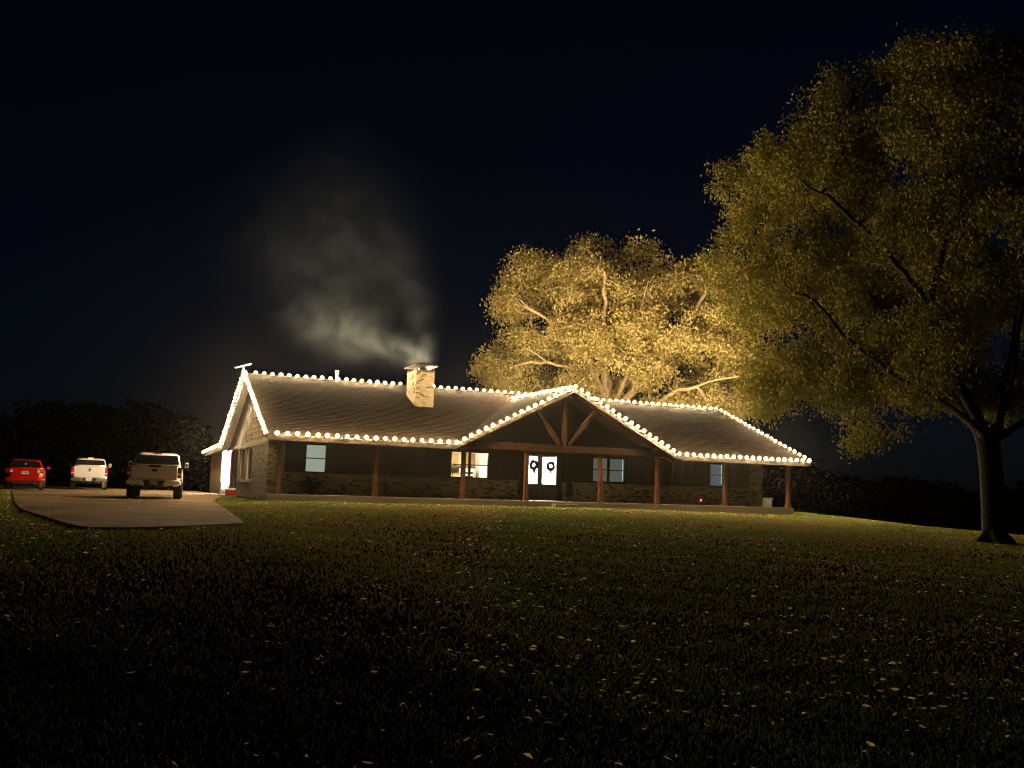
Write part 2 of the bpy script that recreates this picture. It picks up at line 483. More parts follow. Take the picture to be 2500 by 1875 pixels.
# windows
emission('blind_pale', (0.40, 0.46, 0.36), 0.8)  # blinds glow on their own in place of room light behind
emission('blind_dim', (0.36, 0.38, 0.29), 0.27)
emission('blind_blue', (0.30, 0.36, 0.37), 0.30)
emission('blind_gap', (0.65, 0.95, 0.9), 0.9)  # glowing strip stands for room light past the blind edge
def window(key, units, blind=None, gap=False):
    a, b, z0, z1 = OPEN[key]
    mb = MB(); t = 0.045; y0, y1 = VW - .025, VW + .10
    mb.box(a, b, y0, y1, z0, z0 + t); mb.box(a, b, y0, y1, z1 - t, z1)
    mb.box(a, a + t, y0, y1, z0 + t, z1 - t); mb.box(b - t, b, y0, y1, z0 + t, z1 - t)
    wu = (b - a - t) / units
    for k in range(1, units): mb.box(a + t / 2 + wu * k - .05, a + t / 2 + wu * k + .05, y0, y1, z0 + t, z1 - t)
    w = mb.build('window', 'black_frame', house)
    MB().box(a - .05, b + .05, VW - .09, VW - .026, z0 - .05, z0 - .002).build('sill', 'black_frame', w)
    zm = (z0 + z1) / 2
    for k in range(units):
        ua = a + t / 2 + wu * k + (.05 if k else t / 2); ub = a + t / 2 + wu * (k + 1) - (.05 if k < units - 1 else t / 2)
        MB().box(ua, ub, VW - .01, VW + .05, zm - .022, zm + .022).build('meeting_rail', 'black_frame', w)
        for p0, p1, yy in ((z0 + t, zm - .022, VW + .012), (zm + .022, z1 - t, VW + .03)):
            MB().box(ua, ub, yy, yy + .006, p0, p1).build('pane', 'window_glass', w)
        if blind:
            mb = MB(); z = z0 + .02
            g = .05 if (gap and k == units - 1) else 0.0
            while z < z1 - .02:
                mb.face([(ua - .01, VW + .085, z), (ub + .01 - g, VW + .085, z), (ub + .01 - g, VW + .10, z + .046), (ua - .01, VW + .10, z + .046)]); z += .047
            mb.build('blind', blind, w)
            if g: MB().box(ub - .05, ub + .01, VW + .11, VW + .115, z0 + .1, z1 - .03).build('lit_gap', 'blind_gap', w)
    return w
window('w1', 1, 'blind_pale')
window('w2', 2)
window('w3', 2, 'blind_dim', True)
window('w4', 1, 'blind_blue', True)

# double entrance door
mb = MB(); a, b, _, z1 = OPEN['d']
mb.box(a, a + .09, VW - .04, VW + .12, 0, z1); mb.box(b - .09, b, VW - .04, VW + .12, 0, z1); mb.box(a + .09, b - .09, VW - .04, VW + .12, z1 - .06, z1)
mb.build('door_frame', 'door_paint', house)
for (da, db, ga, gb) in ((12.515, 13.295, 12.63, 13.18), (13.305, 14.305, 13.41, 14.17)):
    mb = MB(); y0, y1 = VW + .01, VW + .06
    mb.box(da, ga, y0, y1, .01, 2.155); mb.box(gb, db, y0, y1, .01, 2.155)
    mb.box(ga, gb, y0, y1, .01, .80); mb.box(ga, gb, y0, y1, 2.11, 2.155)
    d = mb.build('door', 'door_paint', house)
    MB().box(ga + .05, gb - .05, y0 - .012, y0, .14, .66).build('door_panel', 'door_paint', d, bevel=.008)
    MB().box(ga, gb, VW + .03, VW + .036, .80, 2.11).build('pane', 'window_glass', d)
    hx = db - .05 if da < 13 else da + .05
    MB().tube([(hx, y0 - .05, .92), (hx, y0 - .05, 1.12)], .014).box(hx - .02, hx + .02, y0 - .05, y0, 1.0, 1.03).build('handle', 'black_plastic', d)

# rooms behind the lit kitchen window and the glass door
room = MB()
room.box(8.0, 15.2, 6.4, 6.5, 0, 2.5); room.box(7.9, 8.0, 2.19, 6.5, 0, 2.5)
room.build('kitchen_wall', 'cream_wall', house)
MB().box(11.45, 11.55, 2.19, 6.4, 0, 2.5).build('partition_wall', 'white_wall', house)
MB().box(11.56, 15.2, 6.33, 6.395, 0, 2.5).box(15.2, 15.3, 2.19, 6.5, 0, 2.5).build('hall_wall', 'white_wall', house)
MB().box(7.9, 15.3, 2.19, 6.5, -.1, -.002).build('room_floor', 'floor_wood', house)
MB().box(7.9, 15.3, 2.19, 6.5, 2.5, 2.58).build('room_ceiling', 'ceiling_white', house)
emission('lamp_kitchen', (1.0, 0.86, 0.58), 400.0)
emission('lamp_hall', (0.97, 0.98, 1.0), 3600.0)
for (lu, lv, lm) in ((9.7, 3.9, 'lamp_kitchen'), (13.35, 4.6, 'lamp_hall')):
    cl = tag(MB().lathe([(.02, 0), (.24, -.01), (.26, -.05), (.2, -.085), (.05, -.1)], n=16).build('ceiling_lamp', lm, None, True),
             'glowing warm ceiling lamp inside the kitchen window' if lu < 11 else 'glowing white ceiling lamp behind the glass front doors', 'lamp')
    cl.location = HP(lu, lv, 2.495); cl.rotation_euler = (0, 0, ANG)
def inside(name, label, cat, loc):
    return thing(name, label, cat, HP(*loc), ANG)
t = inside('kitchen_counter', 'wooden kitchen base cabinets with dark counter behind the kitchen window', 'cabinet', (10.2, 5.4, 0))
MB().box(-.75, .15, .0, .6, 0, .9).build('carcass', 'cabinet', t)
MB().box(-.78, .18, -.03, .62, .9, .94).build('worktop', 'counter', t)
for k in range(2): MB().box(-.72 + .44 * k, -.32 + .44 * k, -.025, 0, .1, .82).build('cabinet_door', 'cabinet', t)
t = inside('wall_cabinet', 'golden wooden wall cabinet seen through the kitchen window', 'cabinet', (10.5, 5.9, 1.5))
MB().box(-.5, .9, 0, .34, .1, .75).build('carcass', 'cabinet', t)
for k in range(3): MB().box(-.47 + .46 * k, -.06 + .46 * k, -.022, 0, .13, .72).build('cabinet_door', 'cream_wall' if k == 1 else 'cabinet', t)
MB().box(-.55, .95, -.03, .3, 0.0, .05).build('shelf', 'counter', t)
t = inside('kitchen_oven', 'white double oven with dark glass doors behind the kitchen window', 'oven', (10.85, 5.2, 0))
MB().box(-.35, .35, 0, .6, 0, 1.48).build('body', 'appliance', t, bevel=.01)
for z in (1.0, 1.2): MB().box(-.2, .2, -.015, 0, z, z + .1).build('oven_glass', 'dark_glass', t)
MB().box(.24, .27, -.02, 0, .3, 1.4).build('handle', 'black_plastic', t)
t = inside('desk_lamp', 'thin dark lamp standing behind the left pane of the kitchen window', 'lamp', (9.15, 3.0, 1.0))
MB().tube([(0, 0, 0), (.0, 0, .55), (.12, 0, .62)], .012).build('stem', 'black_plastic', t)
MB().lathe([(.02, .62), (.07, .55), (.075, .54)], (.12, 0, 0), 10).build('lamp_shade', 'black_plastic', t)
tb = tag(MB().box(8.2, 10.5, 2.7, 3.2, .93, .97).box(8.25, 8.31, 2.75, 3.15, 0, .93).box(10.4, 10.46, 2.75, 3.15, 0, .93).build('side_table', 'cream_wall'), 'pale narrow table below the kitchen window', 'table')
tb.location = P0; tb.rotation_euler = (0, 0, ANG)
for k, (bu, bm) in enumerate(((8.9, 'bottle_green'), (9.02, 'cooler_white'))):
    o = tag(MB().lathe([(.035, 0), (.037, .16), (.014, .22), (.013, .29)], n=10).build('bottle', bm, None, True), 'green glass bottle standing inside the kitchen window' if k == 0 else 'white bottle beside the green bottle inside the kitchen window', 'bottle', 'bottles in the kitchen window')
    o.location = HP(bu, 2.9, .97)
t = inside('hall_chair', 'small dark slatted chair seen through the right glass door', 'chair', (13.75, 3.4, 0))
MB().box(-.2, .2, 0, .4, .42, .46).build('seat', 'twig_brown', t)
for x in (-.18, .18):
    for y in (.02, .38): MB().box(x - .018, x + .018, y - .018, y + .018, 0, .42).build('leg', 'twig_brown', t)
mb = MB(); mb.tube([(-.2, .4, .46), (-.2, .42, .85), (-.12, .42, .97), (.12, .42, .97), (.2, .42, .85), (.2, .4, .46)], .016)
for x in (-.1, 0, .1): mb.tube([(x, .4, .46), (x, .42, .96)], .01)
mb.build('backrest', 'twig_brown', t)

# porch slab, steps, posts
MB().box(0.12, 27.27, 0.25, 2.0, -0.34, 0.0).build('porch_slab', 'concrete', house, bevel=.015)
MB().box(13.1, 14.5, -0.15, 0.248, -0.36, -0.11).build('entry_step', 'concrete', house, bevel=.015)
MB().box(13.2, 15.35, -0.55, -0.152, -0.40, -0.245).build('entry_step', 'concrete', house, bevel=.015)
for pu in (0.59, 4.71, 8.74, 11.86, 15.78, 18.98, 23.04, 27.1):
    top = 2.26
    p = MB().box(pu - .09, pu + .09, .40, .58, .16, top).build('porch_post', 'cedar', house, bevel=.008)
    MB().box(pu - .125, pu + .125, .365, .615, 0.001, .16).build('post_base', 'cedar', p, bevel=.008)
    MB().box(pu - .115, pu + .115, .375, .605, top - .14, top - .003).build('post_capital', 'cedar', p, bevel=.008)
# perimeter beams on the posts
MB().box(0.45, UC - 5.95, .38, .60, 2.262, 2.40).build('porch_beam', 'cedar', house)
MB().box(UC + 5.95, 27.3, .38, .60, 2.262, 2.40).build('porch_beam', 'cedar', house)
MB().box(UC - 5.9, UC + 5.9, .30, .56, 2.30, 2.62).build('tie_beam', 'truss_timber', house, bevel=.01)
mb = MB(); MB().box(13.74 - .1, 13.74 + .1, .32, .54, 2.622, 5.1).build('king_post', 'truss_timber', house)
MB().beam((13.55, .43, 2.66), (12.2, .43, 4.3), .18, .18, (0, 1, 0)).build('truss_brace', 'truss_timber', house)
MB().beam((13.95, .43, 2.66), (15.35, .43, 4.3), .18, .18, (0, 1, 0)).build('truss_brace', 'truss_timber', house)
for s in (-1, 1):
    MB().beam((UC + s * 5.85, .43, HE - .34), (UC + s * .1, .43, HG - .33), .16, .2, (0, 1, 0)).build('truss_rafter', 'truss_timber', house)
# porch ceilings
MB().box(0.06, UC - 5.95, .03, 2.0, 2.405, 2.43).build('porch_ceiling', 'soffit', house)
MB().box(UC + 5.95, 28.08, .03, 2.0, 2.405, 2.43).build('porch_ceiling', 'soffit', house)

# roof
ZB = HE - ROOF_DROP
def zr(v): return ZB + SLOPE * v
roof = MB()
T = -0.14
def slab(poly):
    roof.prism(poly, (0, 0, T))
HV = DEP / 2
zt = zr(HV)
gu0, gu1 = UC - WG / 2, UC + WG / 2
vb = (HG - HE) / SLOPE
slab([(0, 0, ZB), (gu0, 0, ZB), (UC, vb, zr(vb)), (UC, HV, zt), (0, HV, zt)])
slab([(gu1, 0, ZB), (LEN, 0, ZB), (LEN, HV, zt), (UC, HV, zt), (UC, vb, zr(vb))])
slab([(0, HV, zt), (LEN, HV, zt), (LEN, DEP, ZB), (0, DEP, ZB)])
ZG = HG - ROOF_DROP
slab([(gu0, 0, ZB), (UC, 0, ZG), (UC, vb, ZG)])
slab([(gu1, 0, ZB), (UC, vb, ZG), (UC, 0, ZG)])
roof_o = roof.build('roof', 'soffit', house)
# low rear roof over the carport
MB().prism([(0, DEP, ZB), (0, 26.2, ZB - .22), (9, 26.2, ZB - .22), (9, DEP, ZB)], (0, 0, -.14)).build('rear_roof', 'soffit', house)

# shingle courses as real overlapping tabs
def shingle_plane(mb, o, du, ds, n, slen, span, expo=0.19, tabw=0.31):
    """o origin, du along the eave, ds up the slope (unit vectors), span(s) -> list of (u0,u1)"""
    o, du, ds, n = Vector(o), Vector(du), Vector(ds), Vector(n)
    rows = int(slen / expo)
    for r in range(rows + 1):
        s0 = r * expo; s1 = min(slen, s0 + expo + 0.02)
        if s1 - s0 < 0.04: continue
        for (ua, ub) in span(s0 + expo * .5):
            if ub - ua < .05: continue
            q = ua - random.random() * tabw
            while q < ub:
                w = tabw * random.uniform(.75, 1.2)
                a, b = max(q, ua), min(q + w - .006, ub); q += w
                if b - a < .03: continue
                h = random.uniform(.010, .017); sl = s0 - random.choice((0, 0, .02, .035))
                sl = max(sl, -.02)
                A = o + du * a + ds * sl + n * h; B = o + du * b + ds * sl + n * h
                Cc = o + du * b + ds * s1 + n * .004; D = o + du * a + ds * s1 + n * .004
                A0 = o + du * a + ds * sl + n * .001; B0 = o + du * b + ds * sl + n * .001
                t = random.random()
                mb.face((A, B, Cc, D), t); mb.face((A0, B0, B, A), t)
ss = Vector((0, 1, SLOPE)).normalized(); nn = Vector((0, -SLOPE, 1)).normalized(); sl_len = HV / ss.y
mb = MB()
def span_main(s):
    v = s * ss.y
    if v < vb:
        h = (1 - v / vb) * WG / 2
        return [(0.0, UC - h), (UC + h, LEN)]
    return [(0.0, LEN)]
shingle_plane(mb, (0, 0, ZB), (1, 0, 0), ss, nn, sl_len, span_main)
mb.build('shingles', 'shingle', roof_o, kind='stuff')
mb = MB()
for sgn in (-1, 1):
    sg = Vector((-sgn, 0, SLOPEG)).normalized(); ng = Vector((sgn * SLOPEG, 0, 1)).normalized()
    gl = (WG / 2) / abs(sg.x)
    def span_g(s):
        return [(0.0, vb * min(1, s / gl))]
    shingle_plane(mb, (UC + sgn * WG / 2, 0, ZB), (0, 1, 0), sg, ng, gl, span_g)
mb.build('gable_shingles', 'shingle', roof_o, kind='stuff')
mb = MB(); sr = Vector((0, -1, SLOPE)).normalized(); nr = Vector((0, SLOPE, 1)).normalized()
shingle_plane(mb, (0, DEP, ZB), (1, 0, 0), sr, nr, sl_len, lambda s: [(0, LEN)], .4, .9)
mb.build('rear_shingles', 'shingle', roof_o, kind='stuff')
# ridge caps
mb = MB()
q = 0.0
while q < LEN - .05:
    e = min(q + .27, LEN); h = .03 + random.uniform(0, .01)
    mb.prism([(q, HV - .15, zt - .035), (q, HV, zt + h), (q, HV + .15, zt - .035), (q, HV, zt - .01)], (e - q, 0, 0), random.random()); q += .25
mb.build('ridge_cap', 'shingle', roof_o, kind='stuff')
mb = MB(); q = 0.0
while q < vb - .1:
    h = .03 + random.uniform(0, .01)
    mb.prism([(UC - .15, q, ZG - .05), (UC, q, ZG + h), (UC + .15, q, ZG - .05), (UC, q, ZG - .01)], (0, .27, 0), random.random()); q += .25
mb.build('ridge_cap', 'shingle', roof_o, kind='stuff')
# fascia and rake boards
f1 = MB().box(-.02, gu0, -.03, -.002, ZB - .21, ZB - .012).build('fascia', 'fascia', roof_o)
MB().box(gu1, LEN + .02, -.03, -.002, ZB - .21, ZB - .012).build('fascia', 'fascia', roof_o)
for s in (-1, 1):
    a = Vector((UC + s * WG / 2, -.018, ZB - .11)); b = Vector((UC + s * .0, -.018, ZG - .11))
    mb = MB(); mb.prism([(UC + s * WG / 2, -.032, ZB - .21), (UC + s * WG / 2, -.032, ZB - .012), (UC + s * .004, -.032, ZG - .012), (UC + s * .004, -.032, ZG - .21)], (0, .03, 0))
    mb.build('rake_board', 'fascia', roof_o)
for uu, w in ((-.032, .03), (LEN + .002, .03)):
    for va in (0, DEP):
        MB().prism([(uu, va, ZB - .21), (uu, va, ZB - .012), (uu, HV, zt - .012), (uu, HV, zt - .21)], (w, 0, 0)).build('rake_board', 'fascia', roof_o)
MB().prism([(-.032, DEP + .01, ZB - .21), (-.032, DEP + .01, ZB - .012), (-.032, 26.2, ZB - .235), (-.032, 26.2, ZB - .43)], (.03, 0, 0)).build('rake_board', 'fascia', roof_o)

# left end: brick wall, windows, gable with shakes and grey boards
UE = 0.33
mb = MB()
ew = [(6.75, 8.85, 0.5, 2.16), (9.35, 11.35, 0.5, 2.16)]
add_bricks(mb, (UE + .03, 2.0), (0, 1), (-1, 0), 9.8, -0.3, 2.24, holes=[(a - 2.0, b - 2.0, c, d) for a, b, c, d in ew])
bw2 = mb.build('brickwork', 'brick', house, kind='stuff')
mb = MB()
for a, b, z0, z1 in ((2.0, 6.75, -.3, 2.24), (8.85, 9.35, -.3, 2.24), (11.35, 11.8, -.3, 2.24), (6.75, 8.85, -.3, .5), (9.35, 11.35, -.3, .5), (6.75, 8.85, 2.16, 2.24), (9.35, 11.35, 2.16, 2.24)):
    mb.box(UE + .02, UE + .2, a, b, z0, z1)
mb.build('mortar_bed', 'mortar', bw2)
for a, b, z0, z1 in ew:
    w = MB().box(UE + .1, UE + .16, a, a + .07, z0, z1).box(UE + .1, UE + .16, b - .07, b, z0, z1).box(UE + .1, UE + .16, a + .07, b - .07, z0, z0 + .07).box(UE + .1, UE + .16, a + .07, b - .07, z1 - .07, z1).build('window', 'metal_pale', house)
    MB().box(UE + .13, UE + .14, a + .07, b - .07, z0 + .07, z1 - .07).build('pane', 'dark_glass', w)
    MB().box(UE - .05, UE + .1, a - .03, b + .03, z0 - .06, z0 - .002).build('sill', 'metal_pale', w)
# gable backing, frieze board
gb = MB().prism([(UE + .07, .12, 2.28), (UE + .07, DEP - .12, 2.28), (UE + .07, HV, zt - .2)], (.1, 0, 0)).build('gable_wall', 'tan_wall', house)
MB().box(UE - .02, UE + .06, 2.0, DEP - .1, 2.14, 2.28).build('frieze_board', 'fascia', gb)
# cedar shakes, one object each
row = 0; z = 2.285
shake_mesh = {}
while z < 4.2:
    zb2 = z + .25
    vlo = max(0.35, (zb2 + .24 - ZB) / SLOPE)                 # under the near rake
    vhi = 11.3 - (zb2 - 2.24) / 0.45
    q = vlo + random.random() * .1
    while q < vhi:
        wdt = random.choice((.28, .36, .44))
        if q + wdt > vhi + .2: break
        sm = random.choice(('shake', 'shake', 'shake_mid', 'shake_dark')); key = (wdt, sm)
        if key not in shake_mesh:
            m_ = MB(); m_.prism([(0, 0, 0), (-.06, 0, 0), (-.012, 0, .28), (0, 0, .28)], (0, wdt - .03, 0)); shake_mesh[key] = m_.mesh('shake', sm)
        o = bpy.data.objects.new('shake', shake_mesh[key]); COL.objects.link(o); o.parent = gb
        o.location = (UE + .068, q, z + random.uniform(-.02, .012))
        q += wdt
    z += .25
# smooth grey boards on the rear half of the gable
for k in range(5):
    t0, t1 = k / 5, (k + 1) / 5 - .012
    A0, A1 = Vector((UE + .05, 11.45, 2.285)), Vector((UE + .05, 7.6, 4.02)); B0, B1 = Vector((UE + .05, DEP - .25, 2.285)), Vector((UE + .05, HV + .1, zt - .33))
    MB().prism([A0.lerp(A1, t0), B0.lerp(B1, t0), B0.lerp(B1, t1), A0.lerp(A1, t1)], (.018, 0, 0)).build('gable_board', 'grey_board', gb)

for va, nm in ((0.05, 1), (DEP - .05, -1)):
    MB().prism([(.0, va, ZB - .150), (UE + .05, va, ZB - .150), (UE + .05, HV, zt - .150), (.0, HV, zt - .150)], (0, 0, -.012)).build('rake_soffit', 'pale_soffit', gb)
# carport behind the left end: white brick inner wall, floor, ceiling, lamp
VB = 19.0
mb = MB(); add_bricks(mb, (UE, VB - .0), (1, 0), (0, -1), 5.6, -.3, 2.25, dark=.10)
bw3 = mb.build('brickwork', 'brick_white', house, kind='stuff')
MB().box(UE + .003, 6.0, VB - .012, VB + .15, -.3, 2.25).build('mortar_bed', 'mortar_white', bw3)
MB().box(UE + .2, 6.0, 11.6, 11.8, -.3, 2.28).box(6.0, 6.15, 11.6, VB + .15, -.3, 2.28).build('carport_wall', 'white_wall', house)
MB().box(UE, 6.0, 11.8, VB, 2.20, 2.255).build('carport_ceiling', 'ceiling_white', house)
MB().box(UE - 1.2, 6.0, 11.8, VB, -.4, -.325).build('carport_floor', 'drive_concrete', house)
MB().box(UE + .02, UE + .14, VB, 25.4, -.34, 2.12).build('rear_wall', 'tan_wall', house)
MB().box(UE + .2, 26.5, 16.2, 16.3, -.3, 2.3).box(26.48, 26.58, 2.19, 16.3, -.3, 2.3).build('back_wall', 'tan_wall', house)
MB().prism([(LEN - .4, .12, 2.28), (LEN - .4, DEP - .12, 2.28), (LEN - .4, HV, zt - .2)], (.1, 0, 0)).build('gable_wall', 'tan_wall', house)
cp = MB().box(UE + .05, UE + .2, 15.1, 15.25, .12, 2.2).build('carport_post', 'cedar', house)
MB().box(UE + .02, UE + .23, 15.07, 15.28, -.325, .12).build('post_base', 'cedar_light', cp)
emission('lamp_carport', (0.88, 0.92, 1.0), 1800.0)
cl = tag(MB().box(-.6, .6, -.08, .08, -.07, 0).build('ceiling_lamp', 'lamp_carport', bevel=.02), 'bright white strip lamp on the carport ceiling', 'lamp')
cl.location = HP(1.1, 16.6, 2.195); cl.rotation_euler = (0, 0, ANG)

# chimney
chim = MB().box(7.78, 8.66, 4.93, 6.47, 4.0, 6.14).build('chimney', 'chimney_mortar', house)
mb = MB()
add_bricks(mb, (7.75, 4.93), (1, 0), (0, -1), .94, 4.2, 6.14, dark=.2, depth=.02)
add_bricks(mb, (7.78, 4.93), (0, 1), (-1, 0), 1.54, 4.2, 6.14, dark=.25, depth=.02)
add_bricks(mb, (8.66, 4.93), (0, 1), (1, 0), 1.54, 4.2, 6.14, dark=.25, depth=.02)
add_bricks(mb, (7.75, 6.47), (1, 0), (0, 1), .94, 4.2, 6.14, dark=.2, depth=.02)
mb.build('brickwork', 'chimney_brick', chim, kind='stuff')
cap = MB().box(7.74, 8.70, 4.89, 6.51, 6.142, 6.25).build('chimney_cap', 'metal_band', chim, bevel=.01)
mb = MB()
for cu, cv in ((7.80, 4.95), (8.64, 4.95), (7.80, 6.45), (8.64, 6.45), (8.22, 4.95), (8.22, 6.45)): mb.box(cu - .03, cu + .03, cv - .03, cv + .03, 6.252, 6.45)
mb.build('cap_post', 'metal_band', chim)
mb = MB(); mb.box(7.62, 8.82, 4.77, 6.63, 6.45, 6.50)
mb.loft([[(7.66, 4.81, 6.502), (8.78, 4.81, 6.502), (8.78, 6.59, 6.502), (7.66, 6.59, 6.502)], [(8.17, 5.3, 6.66), (8.27, 5.3, 6.66), (8.27, 6.1, 6.66), (8.17, 6.1, 6.66)]])
mb.build('cap_roof', 'metal_band', chim)
MB().lathe([(.2, 6.2), (.2, 6.42), (.17, 6.42), (.17, 6.2)], (8.25, 5.4, 0), 14).build('flue', 'soot', chim)

MB().box(26.9, 28.6, 2.6, 4.6, -.42, -.06).build('side_pad', 'concrete', house)
# roof vent pipe
MB().tube([(4.48, 8.0, 5.6), (4.48, 8.0, 6.08)], .055, 10).lathe([(.1, 6.08), (.1, 6.13), (.06, 6.14), (.06, 6.18), (.11, 6.19), (.1, 6.24)], (4.48, 8.0, 0), 10).build('vent_pipe', 'pvc', roof_o)

# small utility box on the right corner, right of the wall
MB().box(26.6, 26.75, 2.1, 2.3, .25, .72).build('utility_box', 'grey_board', house, bevel=.01)

# ------------------------------------------------------------------ dish
t = thing('satellite_dish', 'flat white tilted dish on a mast at the left roof peak', 'dish', HP(-.02, 8.1, 5.72), ANG)
MB().tube([(0.05, 0, 0), (0.02, 0, .12), (-.1, 0, .2), (-.16, 0, .36)], .035, 8).build('mast', 'dish_white', t)
rings = []
for z, k in ((-.03, .86), (-.02, .96), (.0, 1.0), (.02, 1.0), (.035, .96)):
    ring = []
    for j in range(28):
        a = 2 * math.pi * j / 28; c, s = math.cos(a), math.sin(a)
        ring.append((.40 * k * math.copysign(abs(c) ** .45, c), .26 * k * math.copysign(abs(s) ** .45, s), z))
    rings.append(ring)
d = MB().loft(rings).build('panel', 'dish_white', t, True)
d.location = (-.17, 0, .40); d.rotation_euler = (math.radians(8), math.radians(-19), 0)

# ------------------------------------------------------------------ strings of bulbs
bulb_mb = MB()
bulb_mb.lathe([(.007, .059), (.031, .054), (.050, .034), (.060, .011), (.060, -.011), (.050, -.034), (.031, -.054), (.007, -.060)], n=12)
bulb_me = bulb_mb.mesh('bulb', 'bulb_glow', True)
gm = bpy.data.materials.new('amber_globe'); gm.use_nodes = True  # glowing shell added around each bulb to imitate lens bloom
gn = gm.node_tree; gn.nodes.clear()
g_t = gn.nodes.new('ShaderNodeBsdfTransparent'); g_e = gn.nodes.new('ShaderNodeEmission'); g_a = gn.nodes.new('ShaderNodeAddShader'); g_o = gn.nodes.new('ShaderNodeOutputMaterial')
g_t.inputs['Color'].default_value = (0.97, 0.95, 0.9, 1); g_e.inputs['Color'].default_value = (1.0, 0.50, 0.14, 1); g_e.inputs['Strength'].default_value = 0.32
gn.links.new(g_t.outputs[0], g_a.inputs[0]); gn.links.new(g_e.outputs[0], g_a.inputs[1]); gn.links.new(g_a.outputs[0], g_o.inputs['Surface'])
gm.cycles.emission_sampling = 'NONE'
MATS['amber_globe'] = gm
bloom_shell_me = MB().lathe([(.01, .118), (.060, .104), (.101, .064), (.120, 0), (.101, -.064), (.060, -.104), (.01, -.118)], n=12).mesh('globe', 'amber_globe', True)
shield_deep = MB().lathe([(.03, -.15), (.035, -.125), (.074, -.060), (.084, -.012), (.081, -.010), (.068, -.056), (.03, -.100)], n=12).mesh('socket', 'socket')  # flared cups, shaped to keep bulb light off roof edges and walls
shield_me = MB().lathe([(.03, -.15), (.035, -.125), (.070, -.070), (.080, -.024), (.077, -.022), (.064, -.066), (.03, -.100)], n=12).mesh('socket', 'socket')
UPZ = Vector((0, 0, 1))
OUT_V, OUT_U, OUT_R, OUT_Z = (UPZ - CV).normalized(), (UPZ - CU).normalized(), (UPZ + CU).normalized(), UPZ
def light_string(label, a, b, n, out=OUT_Z):
    a, b = Vector(a), Vector(b)
    root = thing('light_string', label, 'string lights', HP(*a), 0.0)
    w0 = HP(*a); pts = []
    for k in range(n):
        q = a.lerp(b, k / (n - 1))
        w = HP(*q) - w0 + Vector((random.uniform(-.012, .012), random.uniform(-.012, .012), random.uniform(-.012, .012)))
        o = bpy.data.objects.new('bulb', bulb_me); COL.objects.link(o); o.parent = root; o.location = w
        s = random.uniform(.88, 1.08); o.scale = (s, s, s)
        o.rotation_euler = (out + Vector((random.uniform(-.12, .12), random.uniform(-.12, .12), random.uniform(-.12, .12)))).to_track_quat('Z', 'Y').to_euler()
        k3 = bpy.data.objects.new('globe', bloom_shell_me); COL.objects.link(k3); k3.parent = o
        k2 = bpy.data.objects.new('socket', shield_deep if out is OUT_U else shield_me); COL.objects.link(k2); k2.parent = o
        pts.append(w)
    MB().tube([p - out * .125 for p in pts], .012, 5).build('cable', 'cable', root)
    return root
SP = 0.4148
light_string('string of glowing globe bulbs along the long front eave below the chimney', (.33, -.11, HE), (.33 + 18 * SP, -.11, HE), 19, OUT_V)
light_string('string of glowing bulbs climbing the porch gable on its chimney side', (gu0 + .05, -.11, HE + .0), (UC, -.11, HG), 18, OUT_V)
light_string('string of glowing bulbs descending the porch gable on the side away from the chimney', (UC + .33, -.11, HG - .17), (gu1 - .02, -.11, HE), 17, OUT_V)
light_string('string of glowing globe bulbs along the short front eave beside the large tree', (20.31, -.11, HE), (27.98, -.11, HE), 20, OUT_V)
light_string('string of glowing bulbs on the main ridge between the satellite dish and chimney', (.46, HV, HR), (.46 + 18 * SP, HV, HR), 19)
light_string('string of glowing bulbs on the main ridge from the chimney to the far roof end', (8.95, HV, HR), (28.1, HV, HR), 47)
light_string('string of glowing bulbs along the ridge of the porch gable', (UC, .4, HG), (UC, vb, HG), 17)
light_string('dense string of glowing bulbs down the near rake of the shake-covered gable end', (-.11, .1, HE), (-.11, HV, HR), 22, OUT_U)
light_string('string of glowing bulbs down the far rake above the grey gable boards', (-.11, HV + .3, HR - .12), (-.11, DEP, HE), 21, OUT_U)
light_string('string of glowing bulbs along the low carport roof edge by the driveway', (-.11, DEP + .4, HE), (-.11, 26.3, HE - .22), 24, OUT_U)
light_string('string of glowing bulbs down the sloping roof end beside the large tree', (LEN + .09, HV - .3, HR - .12), (LEN + .09, .15, HE + .05), 21, OUT_R)

# ------------------------------------------------------------------ leaves (shared generator)
def leaf_faces(C, L, W, rng, droop=0.35, up=None):
    """two-triangle folded leaves; C centres (n,3), L lengths, W widths -> V,F"""
    n = len(C)
    d = rng.normal(size=(n, 3)); d[:, 2] -= droop * 2.0
    d /= np.linalg.norm(d, axis=1)[:, None]
    r = rng.normal(size=(n, 3)); s = np.cross(d, r); s /= np.linalg.norm(s, axis=1)[:, None]
    nrm = np.cross(s, d)
    fold = (rng.uniform(.05, .35, n) * W)[:, None]
    a = C - d * (L / 2)[:, None]; b = C + d * (L / 2)[:, None] - nrm * (L * .12)[:, None]
    l = C + s * (W / 2)[:, None] + nrm * fold - d * (L * .06)[:, None]; rr = C - s * (W / 2)[:, None] + nrm * fold - d * (L * .06)[:, None]
    V = np.stack([a, l, b, rr], 1).reshape(-1, 3)
    i = np.arange(n)[:, None] * 4
    F = np.concatenate([i + np.array([[0, 1, 2]]), i + np.array([[0, 2, 3]])], 1).reshape(-1, 3)
    return V, F

